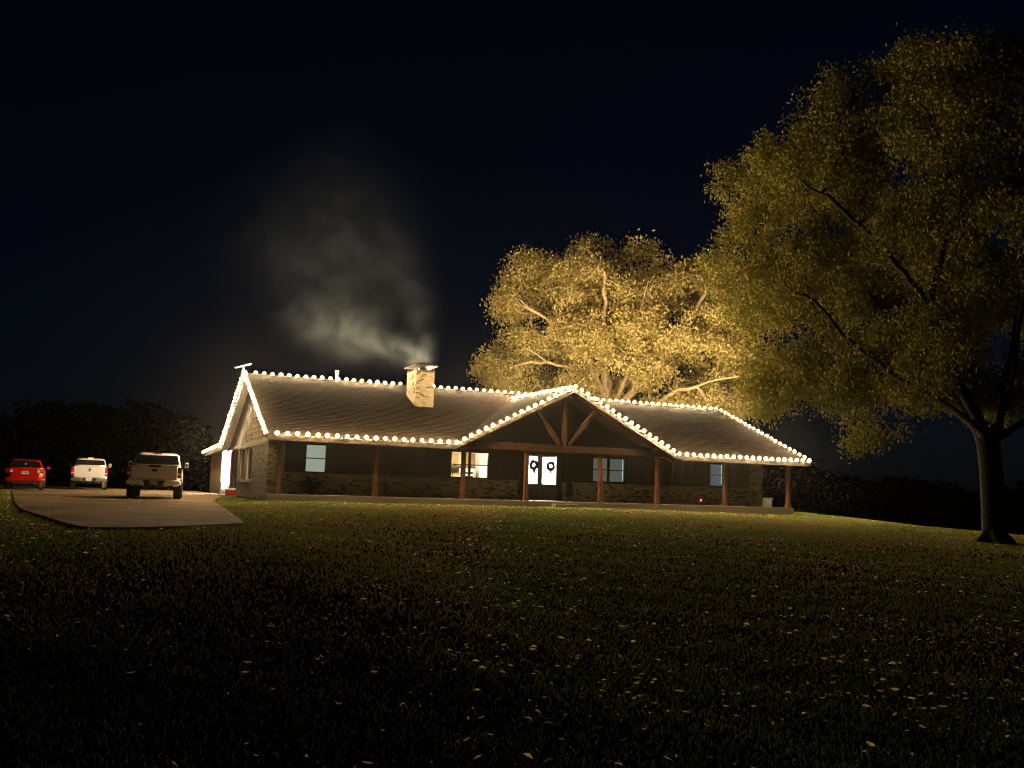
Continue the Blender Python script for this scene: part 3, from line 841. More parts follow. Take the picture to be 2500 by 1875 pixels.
def inside_poly(P, poly):
    x, y = P[:, 0], P[:, 1]; c = np.zeros(len(P), bool); n = len(poly)
    for i in range(n):
        x1, y1 = poly[i]; x2, y2 = poly[(i + 1) % n]
        cond = ((y1 > y) != (y2 > y)) & (x < (x2 - x1) * (y - y1) / (y2 - y1 + 1e-12) + x1)
        c ^= cond
    return c
def edge_dist(P, poly):
    d = np.full(len(P), 1e9); n = len(poly)
    for i in range(n):
        a = np.array(poly[i]); b = np.array(poly[(i + 1) % n]); ab = b - a
        t = np.clip(((P - a) @ ab) / (ab @ ab), 0, 1)
        d = np.minimum(d, np.linalg.norm(P - a - t[:, None] * ab, axis=1))
    return d
def clump_noise(P, s, ph=0.0):
    q = P * s
    return (np.sin(q[:, 0] * 1.7 + 1.3 * np.sin(q[:, 1] * 1.1 + ph) + ph) + np.sin(q[:, 1] * 1.9 + 1.1 * np.sin(q[:, 2] * 1.3) + 2 * ph) + np.sin(q[:, 2] * 1.8 + 1.2 * np.sin(q[:, 0] * .9 + ph)))

def sample_crown(poly, yc, R, n, rng, ns=0.9, thr=-0.9, ph=0.0):
    poly = [tuple(p) for p in poly]; pa = np.array(poly); lo, hi = pa.min(0), pa.max(0)
    out = []
    tot = 0
    while tot < n:
        P = rng.uniform(lo, hi, (4000, 2)); P = P[inside_poly(P, poly)]
        e = edge_dist(P, poly); h = R * np.sqrt(np.clip(1 - (1 - np.clip(e / R, 0, 1)) ** 2, 0, 1))
        w = rng.uniform(-1, 1, len(P)); w = np.sign(w) * np.abs(w) ** .6
        Q = np.stack([P[:, 0], yc + h * w, P[:, 1]], 1)
        Q = Q[rng.uniform(0, 1, len(Q)) < np.clip((h[:] + .8) / (R * .6), .35, 1)]
        Q = Q[clump_noise(Q, ns, ph) > thr]
        out.append(Q); tot += len(Q)
    return np.concatenate(out)[:n]

def grow(trunk_lines, targets, rng, base_r, seg=0.45, tip=0.012, wig=0.12, expo=0.47, maxlen=99.0):
    """skeleton of the given polylines plus a branch to every target; returns nodes, parents, radii, kept-target mask"""
    pos = []; par = []; capl = []
    def add(p, pr): pos.append(np.array(p, float)); par.append(pr); return len(pos) - 1
    def nearest(p):
        A = np.array(pos); return int(np.argmin(((A - p) ** 2).sum(1)))
    for li, line in enumerate(trunk_lines):
        line = [np.array(p, float) for p in line]
        cur = add(line[0], -1) if li == 0 else nearest(line[0]); start = cur; tot = sum(np.linalg.norm(b - a) for a, b in zip(line[:-1], line[1:])); run = 0.0
        for a, b in zip(line[:-1], line[1:]):
            n = max(1, int(np.linalg.norm(b - a) / seg))
            for k in range(1, n + 1):
                q = a + (b - a) * k / n
                if li and k < n: q = q + rng.normal(size=3) * wig * .35
                cur = add(q, cur); run += np.linalg.norm(b - a) / n
                if li: capl.append((cur, start, run / tot))
    n0 = len(pos); caps = {}
    A = np.array(pos); d0 = np.array([np.sqrt(((A - t) ** 2).sum(1).min()) for t in targets])
    root = pos[0]
    depth = [0.0] * len(pos)
    for i in range(1, len(pos)): depth[i] = depth[par[i]] + np.linalg.norm(pos[i] - pos[par[i]])
    nd = n0
    buf = np.zeros((n0 + len(targets) * 60, 3)); buf[:n0] = A
    dep = np.zeros(len(buf)); dep[:n0] = depth
    tips = []
    keep = np.zeros(len(targets), bool)
    for ti in np.argsort(d0):
        t = targets[ti]
        D = np.sqrt(((buf[:nd] - t) ** 2).sum(1))
        j = int(np.argmin(D + 0.10 * dep[:nd] + 1000 * (dep[:nd] < 1.6)))
        L = D[j]
        if L > maxlen: continue
        keep[ti] = True
        n = max(2, int(L / seg)); a = buf[j].copy()
        pj = par[j]; dirp = (buf[j] - buf[pj]) if pj >= 0 else np.array([0, 0, 1.])
        dirp = dirp / (np.linalg.norm(dirp) + 1e-9)
        mid = a + (t - a) * .5 + dirp * L * .18 + np.array([0, 0, .10 * L]) + rng.normal(size=3) * wig * L * .4
        cur = j
        for k in range(1, n + 1):
            f = k / n; q = (1 - f) ** 2 * a + 2 * f * (1 - f) * mid + f * f * t
            if k < n: q = q + rng.normal(size=3) * wig * .3
            pos.append(q); par.append(cur); buf[nd] = q; dep[nd] = dep[cur] + np.linalg.norm(q - buf[cur]); cur = nd; nd += 1
        tips.append(cur)
    N = len(pos); cnt = np.zeros(N)
    ch = [[] for _ in range(N)]
    for i in range(1, N): ch[par[i]].append(i)
    for i in range(N - 1, -1, -1):
        if not ch[i]: cnt[i] = 1
        else: cnt[i] = sum(cnt[c] for c in ch[i])
    r = tip * cnt ** expo
    r *= 1.0
    scale = base_r / r[0]
    r = np.maximum(tip, r * (1 + (scale - 1) * (cnt / cnt[0]) ** .35))
    for i_, st, f_ in capl: r[i_] = min(r[i_], r[st] * .72 * (1 - f_) ** .8 + 2.0 * tip)
    for i_ in range(1, N): r[i_] = min(r[i_], r[par[i_]])
    return np.array(pos), par, ch, cnt, r, keep

def tubes_from(pos, par, ch, cnt, r, min_r=0.0):
    mb = MB()
    heads = [0]
    while heads:
        h = heads.pop()
        chain = [h] if par[h] < 0 else [par[h], h]
        cur = h
        while ch[cur]:
            nxt = max(ch[cur], key=lambda c: cnt[c])
            for c in ch[cur]:
                if c != nxt: heads.append(c)
            chain.append(nxt); cur = nxt
        rr = [float(r[i]) for i in chain]
        if par[h] >= 0: rr[0] = rr[1] * 1.15
        rr[-1] *= .5
        if max(rr) < min_r: continue
        n = 12 if rr[min(1, len(rr) - 1)] > .12 else (7 if rr[1] > .04 else 4)
        mb.tube([pos[i] for i in chain], rr, n, cap=False)
    return mb

def make_tree(root, lines, clusters, rng, base_r, bark, leafm, leaf_n, leaf_len, spread, seg, tip, tone_fn=None, droop=.35, flare=None, wig=.12, expo=.47, maxlen=99.):
    pos, par, ch, cnt, r, keep = grow(lines, clusters, rng, base_r, seg, tip, wig, expo, maxlen)
    clusters = clusters[keep]
    if flare:
        z0 = pos[0][2]
        for i in range(len(pos)):
            hgt = pos[i][2] - z0
            if hgt < flare[1] and np.linalg.norm(pos[i][:2] - pos[0][:2]) < 1.2: r[i] *= 1 + flare[0] * (1 - hgt / flare[1]) ** 2.5
    mb = tubes_from(pos, par, ch, cnt, r)
    off = np.array(root.location)
    mb.v = [tuple(np.array(p) - off) for p in mb.v]
    mb.build('trunk', bark, root, True)
    if flare:
        for k in range(6):
            a = k * 1.05 + .4 * math.sin(k * 2.3); ln = .75 + .25 * math.sin(k * 1.7)
            rt = MB(); pts = [(.12 * math.cos(a), .12 * math.sin(a), .55), (.30 * math.cos(a), .30 * math.sin(a), .24), (.55 * math.cos(a + .1), .55 * math.sin(a + .1), .08), (ln * math.cos(a + .2), ln * math.sin(a + .2), -.05)]
            rt.tube(pts, [.12, .14, .10, .04], 8); rt.build('root', bark, root, True)
    k = np.clip(rng.normal(leaf_n, leaf_n * .35, len(clusters)), 4, None).astype(int)
    C = np.repeat(clusters, k, axis=0); g = rng.normal(size=C.shape) * spread; g[:, 2] *= .75
    C = C + g - np.array([0, 0, spread * .3])
    L = rng.uniform(.7, 1.3, len(C)) * leaf_len; W = L * rng.uniform(.38, .6, len(C))
    V, F = leaf_faces(C, L, W, rng, droop)
    base = np.repeat(rng.uniform(0, 1, len(clusters)), k)
    tone = np.clip(base * .6 + rng.uniform(0, .5, len(C)), 0, 1)
    if tone_fn is not None: tone = np.clip(tone + tone_fn(C), 0, 1)
    np_mesh('crown', V - off, F, leafm, np.repeat(tone, 2), root)

# ------------------------------------------------------------------ large tree on the lawn
TA = 27.0; FA = TA / 22.0
def xz(pts, y0, dy=0.0):
    n = len(pts); return [(p[0], y0 + dy * (k / (n - 1)), p[1]) for k, p in enumerate(pts)]
polyA = [(9.5, 12.35), (8.35, 12.0), (7.42, 11.4), (7.31, 10.97), (6.49, 10.73), (6.29, 9.76), (5.38, 9.41), (5.08, 8.77), (4.93, 7.83), (5.09, 7.01), (4.84, 6.39), (4.7, 5.57), (4.81, 4.66), (5.3, 4.28), (5.85, 3.75), (6.1, 3.1), (6.45, 2.55), (6.7, 2.7), (7.1, 2.7), (7.23, 3.3), (7.42, 2.7), (7.99, 2.65), (8.06, 3.0), (8.4, 2.84), (8.53, 2.2), (8.98, 1.85), (9.72, 2.0), (9.82, 2.44), (10.61, 2.57), (11.31, 3.2), (12.48, 3.1), (13.64, 2.5), (14.84, 2.9), (16.27, 3.94), (17.51, 4.98), (18.25, 7.45), (17.6, 9.6), (16.18, 10.9), (13.68, 12.1), (11.6, 12.6)]
linesA = [xz([(11.49, -0.55), (11.48, 0.36), (11.46, 1.32), (11.4, 2.0)], TA),
          xz([(11.4, 2.0), (11.25, 2.2), (10.88, 2.45), (10.23, 2.8), (9.49, 3.15), (8.83, 3.46), (8.34, 3.82), (7.67, 4.26), (7.29, 4.71), (6.92, 5.04), (6.19, 5.41)], TA, -1.6),
          xz([(11.4, 2.0), (11.01, 2.68), (10.62, 3.16), (10.34, 3.64), (10.25, 4.14), (9.62, 4.96), (9.4, 5.32), (8.61, 6.18), (8.02, 6.72), (7.35, 7.25), (6.39, 7.88)], TA, -2.0),
          xz([(11.4, 2.0), (11.6, 2.8), (11.72, 3.79), (11.65, 4.79), (11.89, 6.32), (11.83, 7.86), (11.48, 9.6), (11.74, 11.2)], TA, -2.5),
          [(10.34, TA - .3, 3.64), (9.86, TA - .7, 4.73), (9.7, TA - 1, 5.48), (9.83, TA - 1.2, 6.12), (9.97, TA - 1.3, 6.78), (10.07, TA - 1.4, 7.8), (9.74, TA - 1.4, 9.04), (9.25, TA - 1.2, 10.39)],
          xz([(11.4, 2.0), (11.78, 2.25), (12.28, 2.62), (13.3, 3.84), (14.84, 5.09)], TA, -.6),
          [(11.6, TA + .1, 2.8), (12.12, TA + .2, 4.0), (12.47, TA + .4, 5.83), (13.45, TA + .8, 7.91), (14.03, TA + 1, 10.03)],
          [(11.4, TA, 2.0), (11.2, TA + 1.2, 3.2), (10.6, TA + 3, 5.0), (9.6, TA + 4.2, 7.0), (9.0, TA + 4.6, 9.0)],
          [(11.5, TA, 2.6), (11.8, TA - 1.4, 4.0), (11.6, TA - 3, 6.0), (11.2, TA - 4, 8.0)]]
def fa(x, z): return (x * FA, .546 + (z - .546) * FA)
polyA = [fa(*p) for p in polyA]
linesA = [[(fa(x, z)[0], TA + (y - TA) * FA, fa(x, z)[1]) for x, y, z in ln] for ln in linesA]
rngA = np.random.default_rng(5)
clA = sample_crown(polyA, TA + 2.2, 5.4, 2700, rngA, 1.0, 0.40, 0.6)
def toward_house(P):
    P = np.array(P, float); k = 1 + np.clip(13.5 - P[..., 0], 0, 8) * 0.060
    Q = P.copy(); dy = P[..., 1] - TA
    Q[..., 0] = P[..., 0] * k; Q[..., 2] = 0.546 + (P[..., 2] - 0.546) * k; Q[..., 1] = TA * k + dy
    return Q
clA = toward_house(clA)
linesA = [[tuple(toward_house(np.array(p))) for p in ln] for ln in linesA]
treeA = thing('shade_tree', 'tall spreading shade tree with dark trunk standing alone on the lawn', 'tree', (11.49 * FA, TA, float(ground(11.49 * FA, TA)) - .05))
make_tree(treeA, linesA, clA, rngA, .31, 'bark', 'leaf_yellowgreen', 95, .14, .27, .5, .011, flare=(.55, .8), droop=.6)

# ------------------------------------------------------------------ golden tree behind the house
TB = 65.0
polyB = [(-3.04, 8.21), (-3.11, 10.2), (-1.46, 10.87), (-1.23, 13.04), (-1.66, 14.9), (-0.75, 17.13), (0.05, 18.16), (2.14, 18.42), (4.28, 19.6), (7.37, 19.61), (10.47, 19.33), (11.1, 18.31), (12.95, 19.0), (14.8, 19.23), (17.59, 17.74), (19.14, 14.97), (19.76, 11.57), (18.54, 6.93), (13.71, 4.95), (1.61, 5.16), (-2.06, 6.26)]
gB = float(ground(7.45, TB))
linesB = [xz([(7.45, gB - .1), (7.40, 3.0), (7.36, 4.6), (7.33, 6.26)], TB),
          xz([(7.33, 6.26), (5.74, 9.57), (3.56, 11.65), (1.69, 12.83), (-0.18, 13.7)], TB, -5),
          xz([(7.36, 4.6), (4.53, 9.22), (2.4, 9.5), (-0.01, 8.9)], TB, -5),
          xz([(7.33, 6.26), (6.32, 11.13), (6.42, 13.3), (6.22, 15.79)], TB, -4.5),
          xz([(7.33, 6.26), (8.93, 10.29), (8.73, 12.75), (9.3, 15.26)], TB, -4.5),
          xz([(7.33, 6.26), (10.62, 9.73), (13.01, 13.52), (14.21, 16.05)], TB, -3),
          xz([(7.36, 4.6), (11.86, 7.93), (15.5, 8.66)], TB, -5),
          [(13.01, TB - 2, 13.52), (16.07, TB - 2, 13.93)],
          xz([(7.33, 6.26), (7.0, 10.0), (9.0, 14.5), (10, 17.5)], TB, 3),
          xz([(7.33, 6.26), (4.0, 11.0), (2.5, 15.0)], TB, 3)]
fB = TB / 68.0; polyB = [(x * fB, .546 + (z - .546) * fB) for x, z in polyB]; linesB = [[(x * fB, y, .546 + (z - .546) * fB if z > 2 else z) for x, y, z in ln] for ln in linesB]
rngB = np.random.default_rng(9)
clB = sample_crown(polyB, TB + .8, 5.6, 1500, rngB, 0.75, -0.35, 2.1)
treeB = thing('golden_tree', 'broad golden leaved tree lit from below behind the house roof', 'tree', (7.45, TB, gB))
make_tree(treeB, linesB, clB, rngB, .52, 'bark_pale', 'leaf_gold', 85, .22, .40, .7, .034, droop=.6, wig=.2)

# ------------------------------------------------------------------ dark woods far off
def woods(name, label, x0, x1, y, prof, n, rng):
    X = rng.uniform(x0, x1, n); top = np.array([prof(x) for x in X]); gz = ground(X, np.full(n, y))
    Z = gz + (top - gz) * rng.uniform(0, 1, n) ** .7
    Y = y + rng.normal(size=n) * 3.5
    C = np.stack([X, Y, Z], 1)
    L = rng.uniform(.6, 1.5, n)
    V, F = leaf_faces(C, L, L * .7, rng, .2)
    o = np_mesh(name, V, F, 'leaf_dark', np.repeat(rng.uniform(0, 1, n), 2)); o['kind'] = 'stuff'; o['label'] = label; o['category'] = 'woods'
rw = np.random.default_rng(3)
def profL(x):
    return 2.0 + 6.2 * math.exp(-((x + 53) / 11) ** 2) + 4.4 * math.exp(-((x + 41) / 4.5) ** 2) + .8 * math.sin(x * 1.1) + .5 * math.sin(x * 2.7)
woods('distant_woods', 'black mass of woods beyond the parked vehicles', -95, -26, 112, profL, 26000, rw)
def profR(x):
    return 5.4 + 2.4 * math.sin(x * .055 + .6) + .7 * math.sin(x * .31) + .4 * math.sin(x * .83)
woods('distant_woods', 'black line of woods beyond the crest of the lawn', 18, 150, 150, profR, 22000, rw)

# ------------------------------------------------------------------ vehicles (local: x right, y forward from the tail, z up)
def rrect(y0, y1, hx, z, n=36, p=7.0):
    cy_, hy = (y0 + y1) / 2, (y1 - y0) / 2; out = []
    for j in range(n):
        a = 2 * math.pi * (j + .5) / n; c, s = math.cos(a), math.sin(a)
        k = (abs(c) ** p + abs(s) ** p) ** (-1 / p)
        out.append((hx * c * k, cy_ + hy * s * k, z))
    return out
def wheel(root, x, y, r, w, tyre, rimm='rim'):
    sgn = 1 if x > 0 else -1
    wl_ = MB().lathe([(r * .62, -w / 2), (r * .93, -w / 2), (r, -w * .34), (r, w * .34), (r * .93, w / 2), (r * .62, w / 2)], (x, y, r), 24, 'x').build('wheel', tyre, root, True)
    MB().lathe([(.05, sgn * w * .30), (r * .3, sgn * w * .36), (r * .6, sgn * w * .30), (r * .63, sgn * w * .5)], (x, y, r), 18, 'x').build('rim', rimm, wl_, True)
def panel(name, m, parent, quad, off, inset=0.0):
    """thin glass panel lying on a quad"""
    q = [Vector(p) for p in quad]; c = sum(q, Vector()) / 4
    q = [p.lerp(c, inset) for p in q]; n = (q[1] - q[0]).cross(q[3] - q[0]).normalized()
    return MB().prism([p + n * off for p in q], n * .006).build(name, m, parent)

def pickup(name, label, loc, heading, paint, W, tailgate_z, chrome_bumper, slider, tyre, roof_z=1.86, tall=0.0):
    t = thing(name, label, 'pickup truck', loc, heading, 'vehicles parked on the driveway')
    zb, zt_ = tailgate_z
    body = MB().loft([rrect(.10, 5.6, W - .10, .50 + tall), rrect(.02, 5.75, W - .015, .62 + tall), rrect(0, 5.82, W, .80 + tall), rrect(0, 5.82, W, zt_ - .30), rrect(.01, 5.74, W - .02, zt_ - .12), rrect(.03, 5.6, W - .06, zt_ - .02), rrect(.08, 5.4, W - .10, zt_)]).build('body', paint, t, True)
    MB().box(-W + .18, W - .18, .15, 1.7, zt_ - .005, zt_ + .008).build('bed_liner', 'black_plastic', body)
    # tailgate
    tg = MB().box(-W + .17, W - .17, -.025, .03, zb, zt_ - .005).build('tailgate', paint, t, bevel=.018)
    if slider:
        for z0 in (zb + .16, zb + .36): MB().box(-W + .21, W - .21, -.034, -.022, z0, z0 + .012).build('crease', paint, tg)
        MB().prism([(-.03, -.03, zt_ - .32), (.03, -.03, zt_ - .32), (.05, -.03, zt_ - .2), (.09, -.03, zt_ - .14), (0, -.03, zt_ - .17), (-.09, -.03, zt_ - .14), (-.05, -.03, zt_ - .2)], (0, -.012, 0)).build('emblem', 'chrome', tg)
        MB().box(.02, .06, -.045, -.025, zt_ - .26, zt_ - .1).build('handle', 'chrome', tg)
    else:
        MB().lathe([(.02, -.046), (.115, -.046), (.115, -.02)], (0, 0, 0), 20, 'y').build('emblem', 'emblem_blue', tg).scale = (1, 1, .45)
        tg.children[0].location = (0, 0, (zt_ - .17))
        MB().box(-.22, .22, -.045, .02, zt_ - .06, zt_ + .045).build('handle', 'black_plastic', tg, bevel=.01)
        MB().box(-W + .15, W - .15, -.03, .1, zt_, zt_ + .03).build('spoiler', 'black_plastic', tg, bevel=.01)
    for s in (-1, 1):
        lx = s * (W - .085)
        tl = MB().box(lx - .075, lx + .08, -.03, .10, zb + .10, zt_ - .03).build('tail_light', 'tail_red', t, bevel=.02)
        MB().box(lx - .06, lx + .06, -.036, -.028, zb + .2, zb + .28).build('reverse_lens', 'tail_clear', tl)
    # bumper with licence plate recess
    bm = 'chrome' if chrome_bumper else paint
    for s in (-1, 1):
        b_o = MB().prism([(s * .33, -.17, zb - .235), (s * (W - .08), -.15, zb - .20), (s * (W - .01), -.02, zb - .18), (s * (W - .01), -.02, zb - .03), (s * (W - .08), -.15, zb - .035), (s * .40, -.17, zb - .035)], (0, .16, 0)).build('bumper', bm, t, bevel=.012)
    MB().box(-.40, .40, -.12, .0, zb - .25, zb - .03).build('bumper_step', 'black_plastic', b_o)
    pl = MB().box(-.155, .155, -.135, -.122, zb - .19, zb - .035).build('licence_plate', 'plate', t)
    mb = MB()
    for k in range(6): mb.box(-.12 + k * .042, -.095 + k * .042, -.139, -.1355, zb - .135, zb - .08)
    mb.build('plate_characters', 'plate_ink', pl)
    MB().box(-.06, .06, -.2, .0, zb - .34, zb - .255).tube([(0, -.17, zb - .26), (0, -.17, zb - .2)], .03).build('tow_hitch', 'black_plastic', t)
    MB().box(-W + .3, W - .3, .1, 5.5, .36 + tall, .56 + tall).build('underbody', 'black_plastic', t)
    MB().tube([(.55, -.02, .42), (.55, .8, .42)], .045, 8).build('exhaust', 'metal_band', t)
    # cab
    cb0, cb1 = 1.78, 4.45
    R0 = dict(y0=cb0, y1=cb1, hx=W - .08, z=zt_ - .03); 
    rings = [(cb0, cb1, W - .07, zt_ - .04), (cb0 + .06, cb1 - .28, W - .10, zt_ + .10), (cb0 + .20, cb1 - .75, W - .19, roof_z - .09), (cb0 + .28, cb1 - .95, W - .24, roof_z - .03), (cb0 + .42, cb1 - 1.2, W - .34, roof_z)]
    cab = MB().loft([rrect(a, b, h, z, 40, 9.0) for a, b, h, z in rings]).build('cab', paint, t, True)
    def at(z):
        for r0, r1 in zip(rings[:-1], rings[1:]):
            if r0[3] <= z <= r1[3]:
                f = (z - r0[3]) / (r1[3] - r0[3]); return [r0[i] + (r1[i] - r0[i]) * f for i in range(4)]
    lo, hi = at(zt_ + .08), at(roof_z - .11)
    rear = [(-lo[2] + .05, lo[0], lo[3]), (lo[2] - .05, lo[0], lo[3]), (hi[2] - .05, hi[0], hi[3]), (-hi[2] + .05, hi[0], hi[3])]
    rw_ = panel('rear_window', 'car_glass', cab, rear, .012)
    if slider:
        for s in (-1, 1):
            MB().tube([(s * .17, lo[0] - .02, lo[3]), (s * .15, hi[0] - .02, hi[3])], .014, 6).build('slider_frame', 'chrome', rw_)
    MB().box(-.16, .16, cb0 + .26, cb0 + .42, roof_z - .05, roof_z + (.045 if slider else .012)).build('brake_light', 'tail_clear' if slider else 'tail_red', cab, bevel=.01)
    for s in (-1, 1):
        for (ya, yb) in ((.18, .52), (.55, .93)):
            yl = [lo[0] + (lo[1] - lo[0]) * f for f in (ya, yb)]; yh = [hi[0] + (hi[1] - hi[0]) * (f * .95 + .01) for f in (ya, yb)]
            quad = [(s * lo[2], yl[0], lo[3]), (s * lo[2], yl[1], lo[3]), (s * hi[2], yh[1], hi[3]), (s * hi[2], yh[0], hi[3])]
            if s < 0: quad = [quad[1], quad[0], quad[3], quad[2]]
            panel('side_window', 'car_glass', cab, quad, .012)
    panel('windshield', 'car_glass', cab, [(lo[2] - .1, lo[1], lo[3]), (-lo[2] + .1, lo[1], lo[3]), (-hi[2] + .07, hi[1], hi[3]), (hi[2] - .07, hi[1], hi[3])], .012)
    for s in (-1, 1):
        mr = MB().box(min(s * (W + .05), s * (W + .20)), max(s * (W + .05), s * (W + .20)), 3.75, 3.90, zt_ + .00, zt_ + .22).build('side_mirror', paint, t, bevel=.03)
        MB().box(min(s * (W - .08), s * (W + .10)), max(s * (W - .08), s * (W + .10)), 3.8, 3.86, zt_ + .05, zt_ + .1).build('mirror_arm', 'black_plastic', mr)
        MB().box(min(s * (W + .065), s * (W + .185)), max(s * (W + .065), s * (W + .185)), 3.742, 3.749, zt_ + .03, zt_ + .19).build('mirror_glass', 'chrome', mr)
    for y in (1.12, 4.75):
        for s in (-1, 1):
            wheel(t, s * (W - .15), y, .40, .27, tyre)
            MB().lathe([(.47, -.012), (.47, .012)], (s * (W - .006), y, .43), 24, 'x').build('wheel_arch', 'black_plastic', body)
    return t

HD = lambda deg: math.radians(deg)
# tail at loc, pointing away from the lawn
pickup('pickup_truck', 'white pickup truck with black window band parked close to the house on the driveway', (-13.9, 36.4, DZ), HD(18.6), 'paint_white', 1.01, (.76, 1.30), False, False, 'rubber')
pickup('pickup_truck', 'silver pickup truck with chrome bumper parked between the red car and white pickup', (-24.4, 54.0, DZ), HD(23.8), 'paint_silver', .98, (.72, 1.36), True, True, 'rubber_dusty', 1.85)

def suv(loc, heading):
    t = thing('red_car', 'red hatchback car parked at the far edge of the driveway', 'car', loc, heading, 'vehicles parked on the driveway')
    W = .90
    body = MB().loft([rrect(.16, 4.2, W - .10, .34, p=5), rrect(.03, 4.35, W - .02, .48, p=5), rrect(0, 4.42, W, .66, p=5), rrect(.03, 4.38, W, .92, p=5), rrect(.10, 4.2, W - .03, 1.06, p=5), rrect(.2, 3.9, W - .10, 1.10, p=5)]).build('body', 'paint_red', t, True)
    rings = [(.10, 3.35, W - .05, 1.04), (.18, 3.1, W - .08, 1.14), (.42, 2.5, W - .20, 1.44), (.52, 2.25, W - .27, 1.52), (.75, 1.9, W - .38, 1.555)]
    cab = MB().loft([rrect(a, b, h, z, 40, 6.0) for a, b, h, z in rings]).build('cab', 'paint_red', t, True)
    lo, hi = rings[1], rings[2]
    panel('rear_window', 'car_glass', cab, [(-lo[2] + .1, lo[0], lo[3]), (lo[2] - .1, lo[0], lo[3]), (hi[2] - .08, hi[0], hi[3]), (-hi[2] + .08, hi[0], hi[3])], .012)
    for s in (-1, 1):
        for fa, fb in ((.1, .45), (.49, .9)):
            quad = [(s * lo[2], lo[0] + (lo[1] - lo[0]) * fa, lo[3]), (s * lo[2], lo[0] + (lo[1] - lo[0]) * fb, lo[3]), (s * hi[2], hi[0] + (hi[1] - hi[0]) * fb, hi[3]), (s * hi[2], hi[0] + (hi[1] - hi[0]) * (fa + .02), hi[3])]
            if s < 0: quad = [quad[1], quad[0], quad[3], quad[2]]
            panel('side_window', 'car_glass', cab, quad, .012)
    panel('windshield', 'car_glass', cab, [(lo[2] - .1, lo[1], lo[3]), (-lo[2] + .1, lo[1], lo[3]), (-hi[2] + .08, hi[1], hi[3]), (hi[2] - .08, hi[1], hi[3])], .012)
    MB().box(-.62, .62, .36, .62, 1.50, 1.545).build('spoiler', 'paint_red', cab, bevel=.02)
    MB().box(-.02, .02, .27, .31, 1.24, 1.36).build('wiper_mount', 'metal_pale', cab)
    tg = MB().box(-.66, .66, -.005, .08, .62, 1.06).build('tailgate', 'paint_red', t, bevel=.03)
    pl = MB().box(-.16, .16, -.02, -.006, .80, .94).build('licence_plate', 'plate', tg)
    mb = MB()
    for k in range(6): mb.box(-.12 + k * .042, -.095 + k * .042, -.024, -.0205, .84, .895)
    mb.build('plate_characters', 'plate_ink', pl)
    MB().lathe([(.01, -.02), (.05, -.02), (.05, 0)], (0, 0, 1.0), 16, 'y').build('emblem', 'chrome', tg)
    for s in (-1, 1):
        tl = MB().prism([(s * .52, -.025, .84), (s * .88, .03, .84), (s * .90, .10, 1.06), (s * .56, .0, 1.06)], (0, .12, 0)).build('tail_light', 'tail_red', t, bevel=.012)
        MB().box(min(s * .56, s * .66), max(s * .56, s * .66), -.032, -.02, .88, 1.02).build('reverse_lens', 'tail_clear', tl)
        MB().box(min(s * .45, s * .72), max(s * .45, s * .72), -.01, .03, .46, .50).build('reflector', 'tail_red', t)
        MB().box(min(s * .93, s * 1.1), max(s * .93, s * 1.1), 2.75, 2.9, 1.08, 1.24).build('side_mirror', 'paint_red', t, bevel=.03)
    MB().loft([rrect(-.03, .3, W - .03, .40, p=5), rrect(-.06, .3, W - .01, .5, p=5), rrect(-.06, .3, W - .01, .58, p=5), rrect(-.02, .3, W - .03, .63, p=5)]).build('bumper', 'paint_red', t, True)
    MB().box(-.6, .6, -.05, .4, .30, .41).build('bumper_valance', 'black_plastic', t)
    MB().tube([(.5, -.06, .33), (.5, .4, .33)], .04, 8).build('exhaust', 'chrome', t)
    MB().box(-W + .25, W - .25, .3, 4.1, .22, .36).build('underbody', 'black_plastic', t)
    for y in (.85, 3.45):
        for s in (-1, 1):
            wheel(t, s * (W - .12), y, .34, .22, 'rubber_dusty')
            MB().lathe([(.40, -.012), (.40, .012)], (s * (W - .004), y, .36), 24, 'x').build('wheel_arch', 'black_plastic', body)
suv((-24.75, 47.5, DZ), HD(25.6))

# ------------------------------------------------------------------ things on the porch and carport
def wreath(loc, ribbon, label):
    t = thing('wreath', label, 'wreath', HP(*loc), ANG)
    rg = np.random.default_rng(int(loc[0] * 100))
    n = 900; a = rg.uniform(0, 2 * math.pi, n); rr = .175 + rg.normal(size=n) * .034
    C = np.stack([rr * np.cos(a), rg.normal(size=n) * .022, rr * np.sin(a)], 1)
    L = rg.uniform(.06, .13, n); V, F = leaf_faces(C, L, L * .38, rg, 0.0)
    np_mesh('foliage', V, F, 'leaf_evergreen', np.repeat(rg.uniform(0, 1, n), 2), t)
    mb = MB()
    for s in (-1, 1):
        mb.tube([(0, -.03, -.15), (s * .08, -.045, -.08), (s * .10, -.045, -.14), (0, -.03, -.155)], .034, 6)
        mb.tube([(0, -.03, -.15), (s * .025, -.035, -.3), (s * .05, -.03, -.44)], [.03, .032, .02], 6)
    mb.build('bow', ribbon, t, True)
wreath((12.93, VW - .03, 1.70), 'twig_brown', 'evergreen wreath with dark ribbon on the left glass door')
wreath((13.85, VW - .03, 1.68), 'bow_red', 'evergreen wreath with red ribbon on the right glass door')

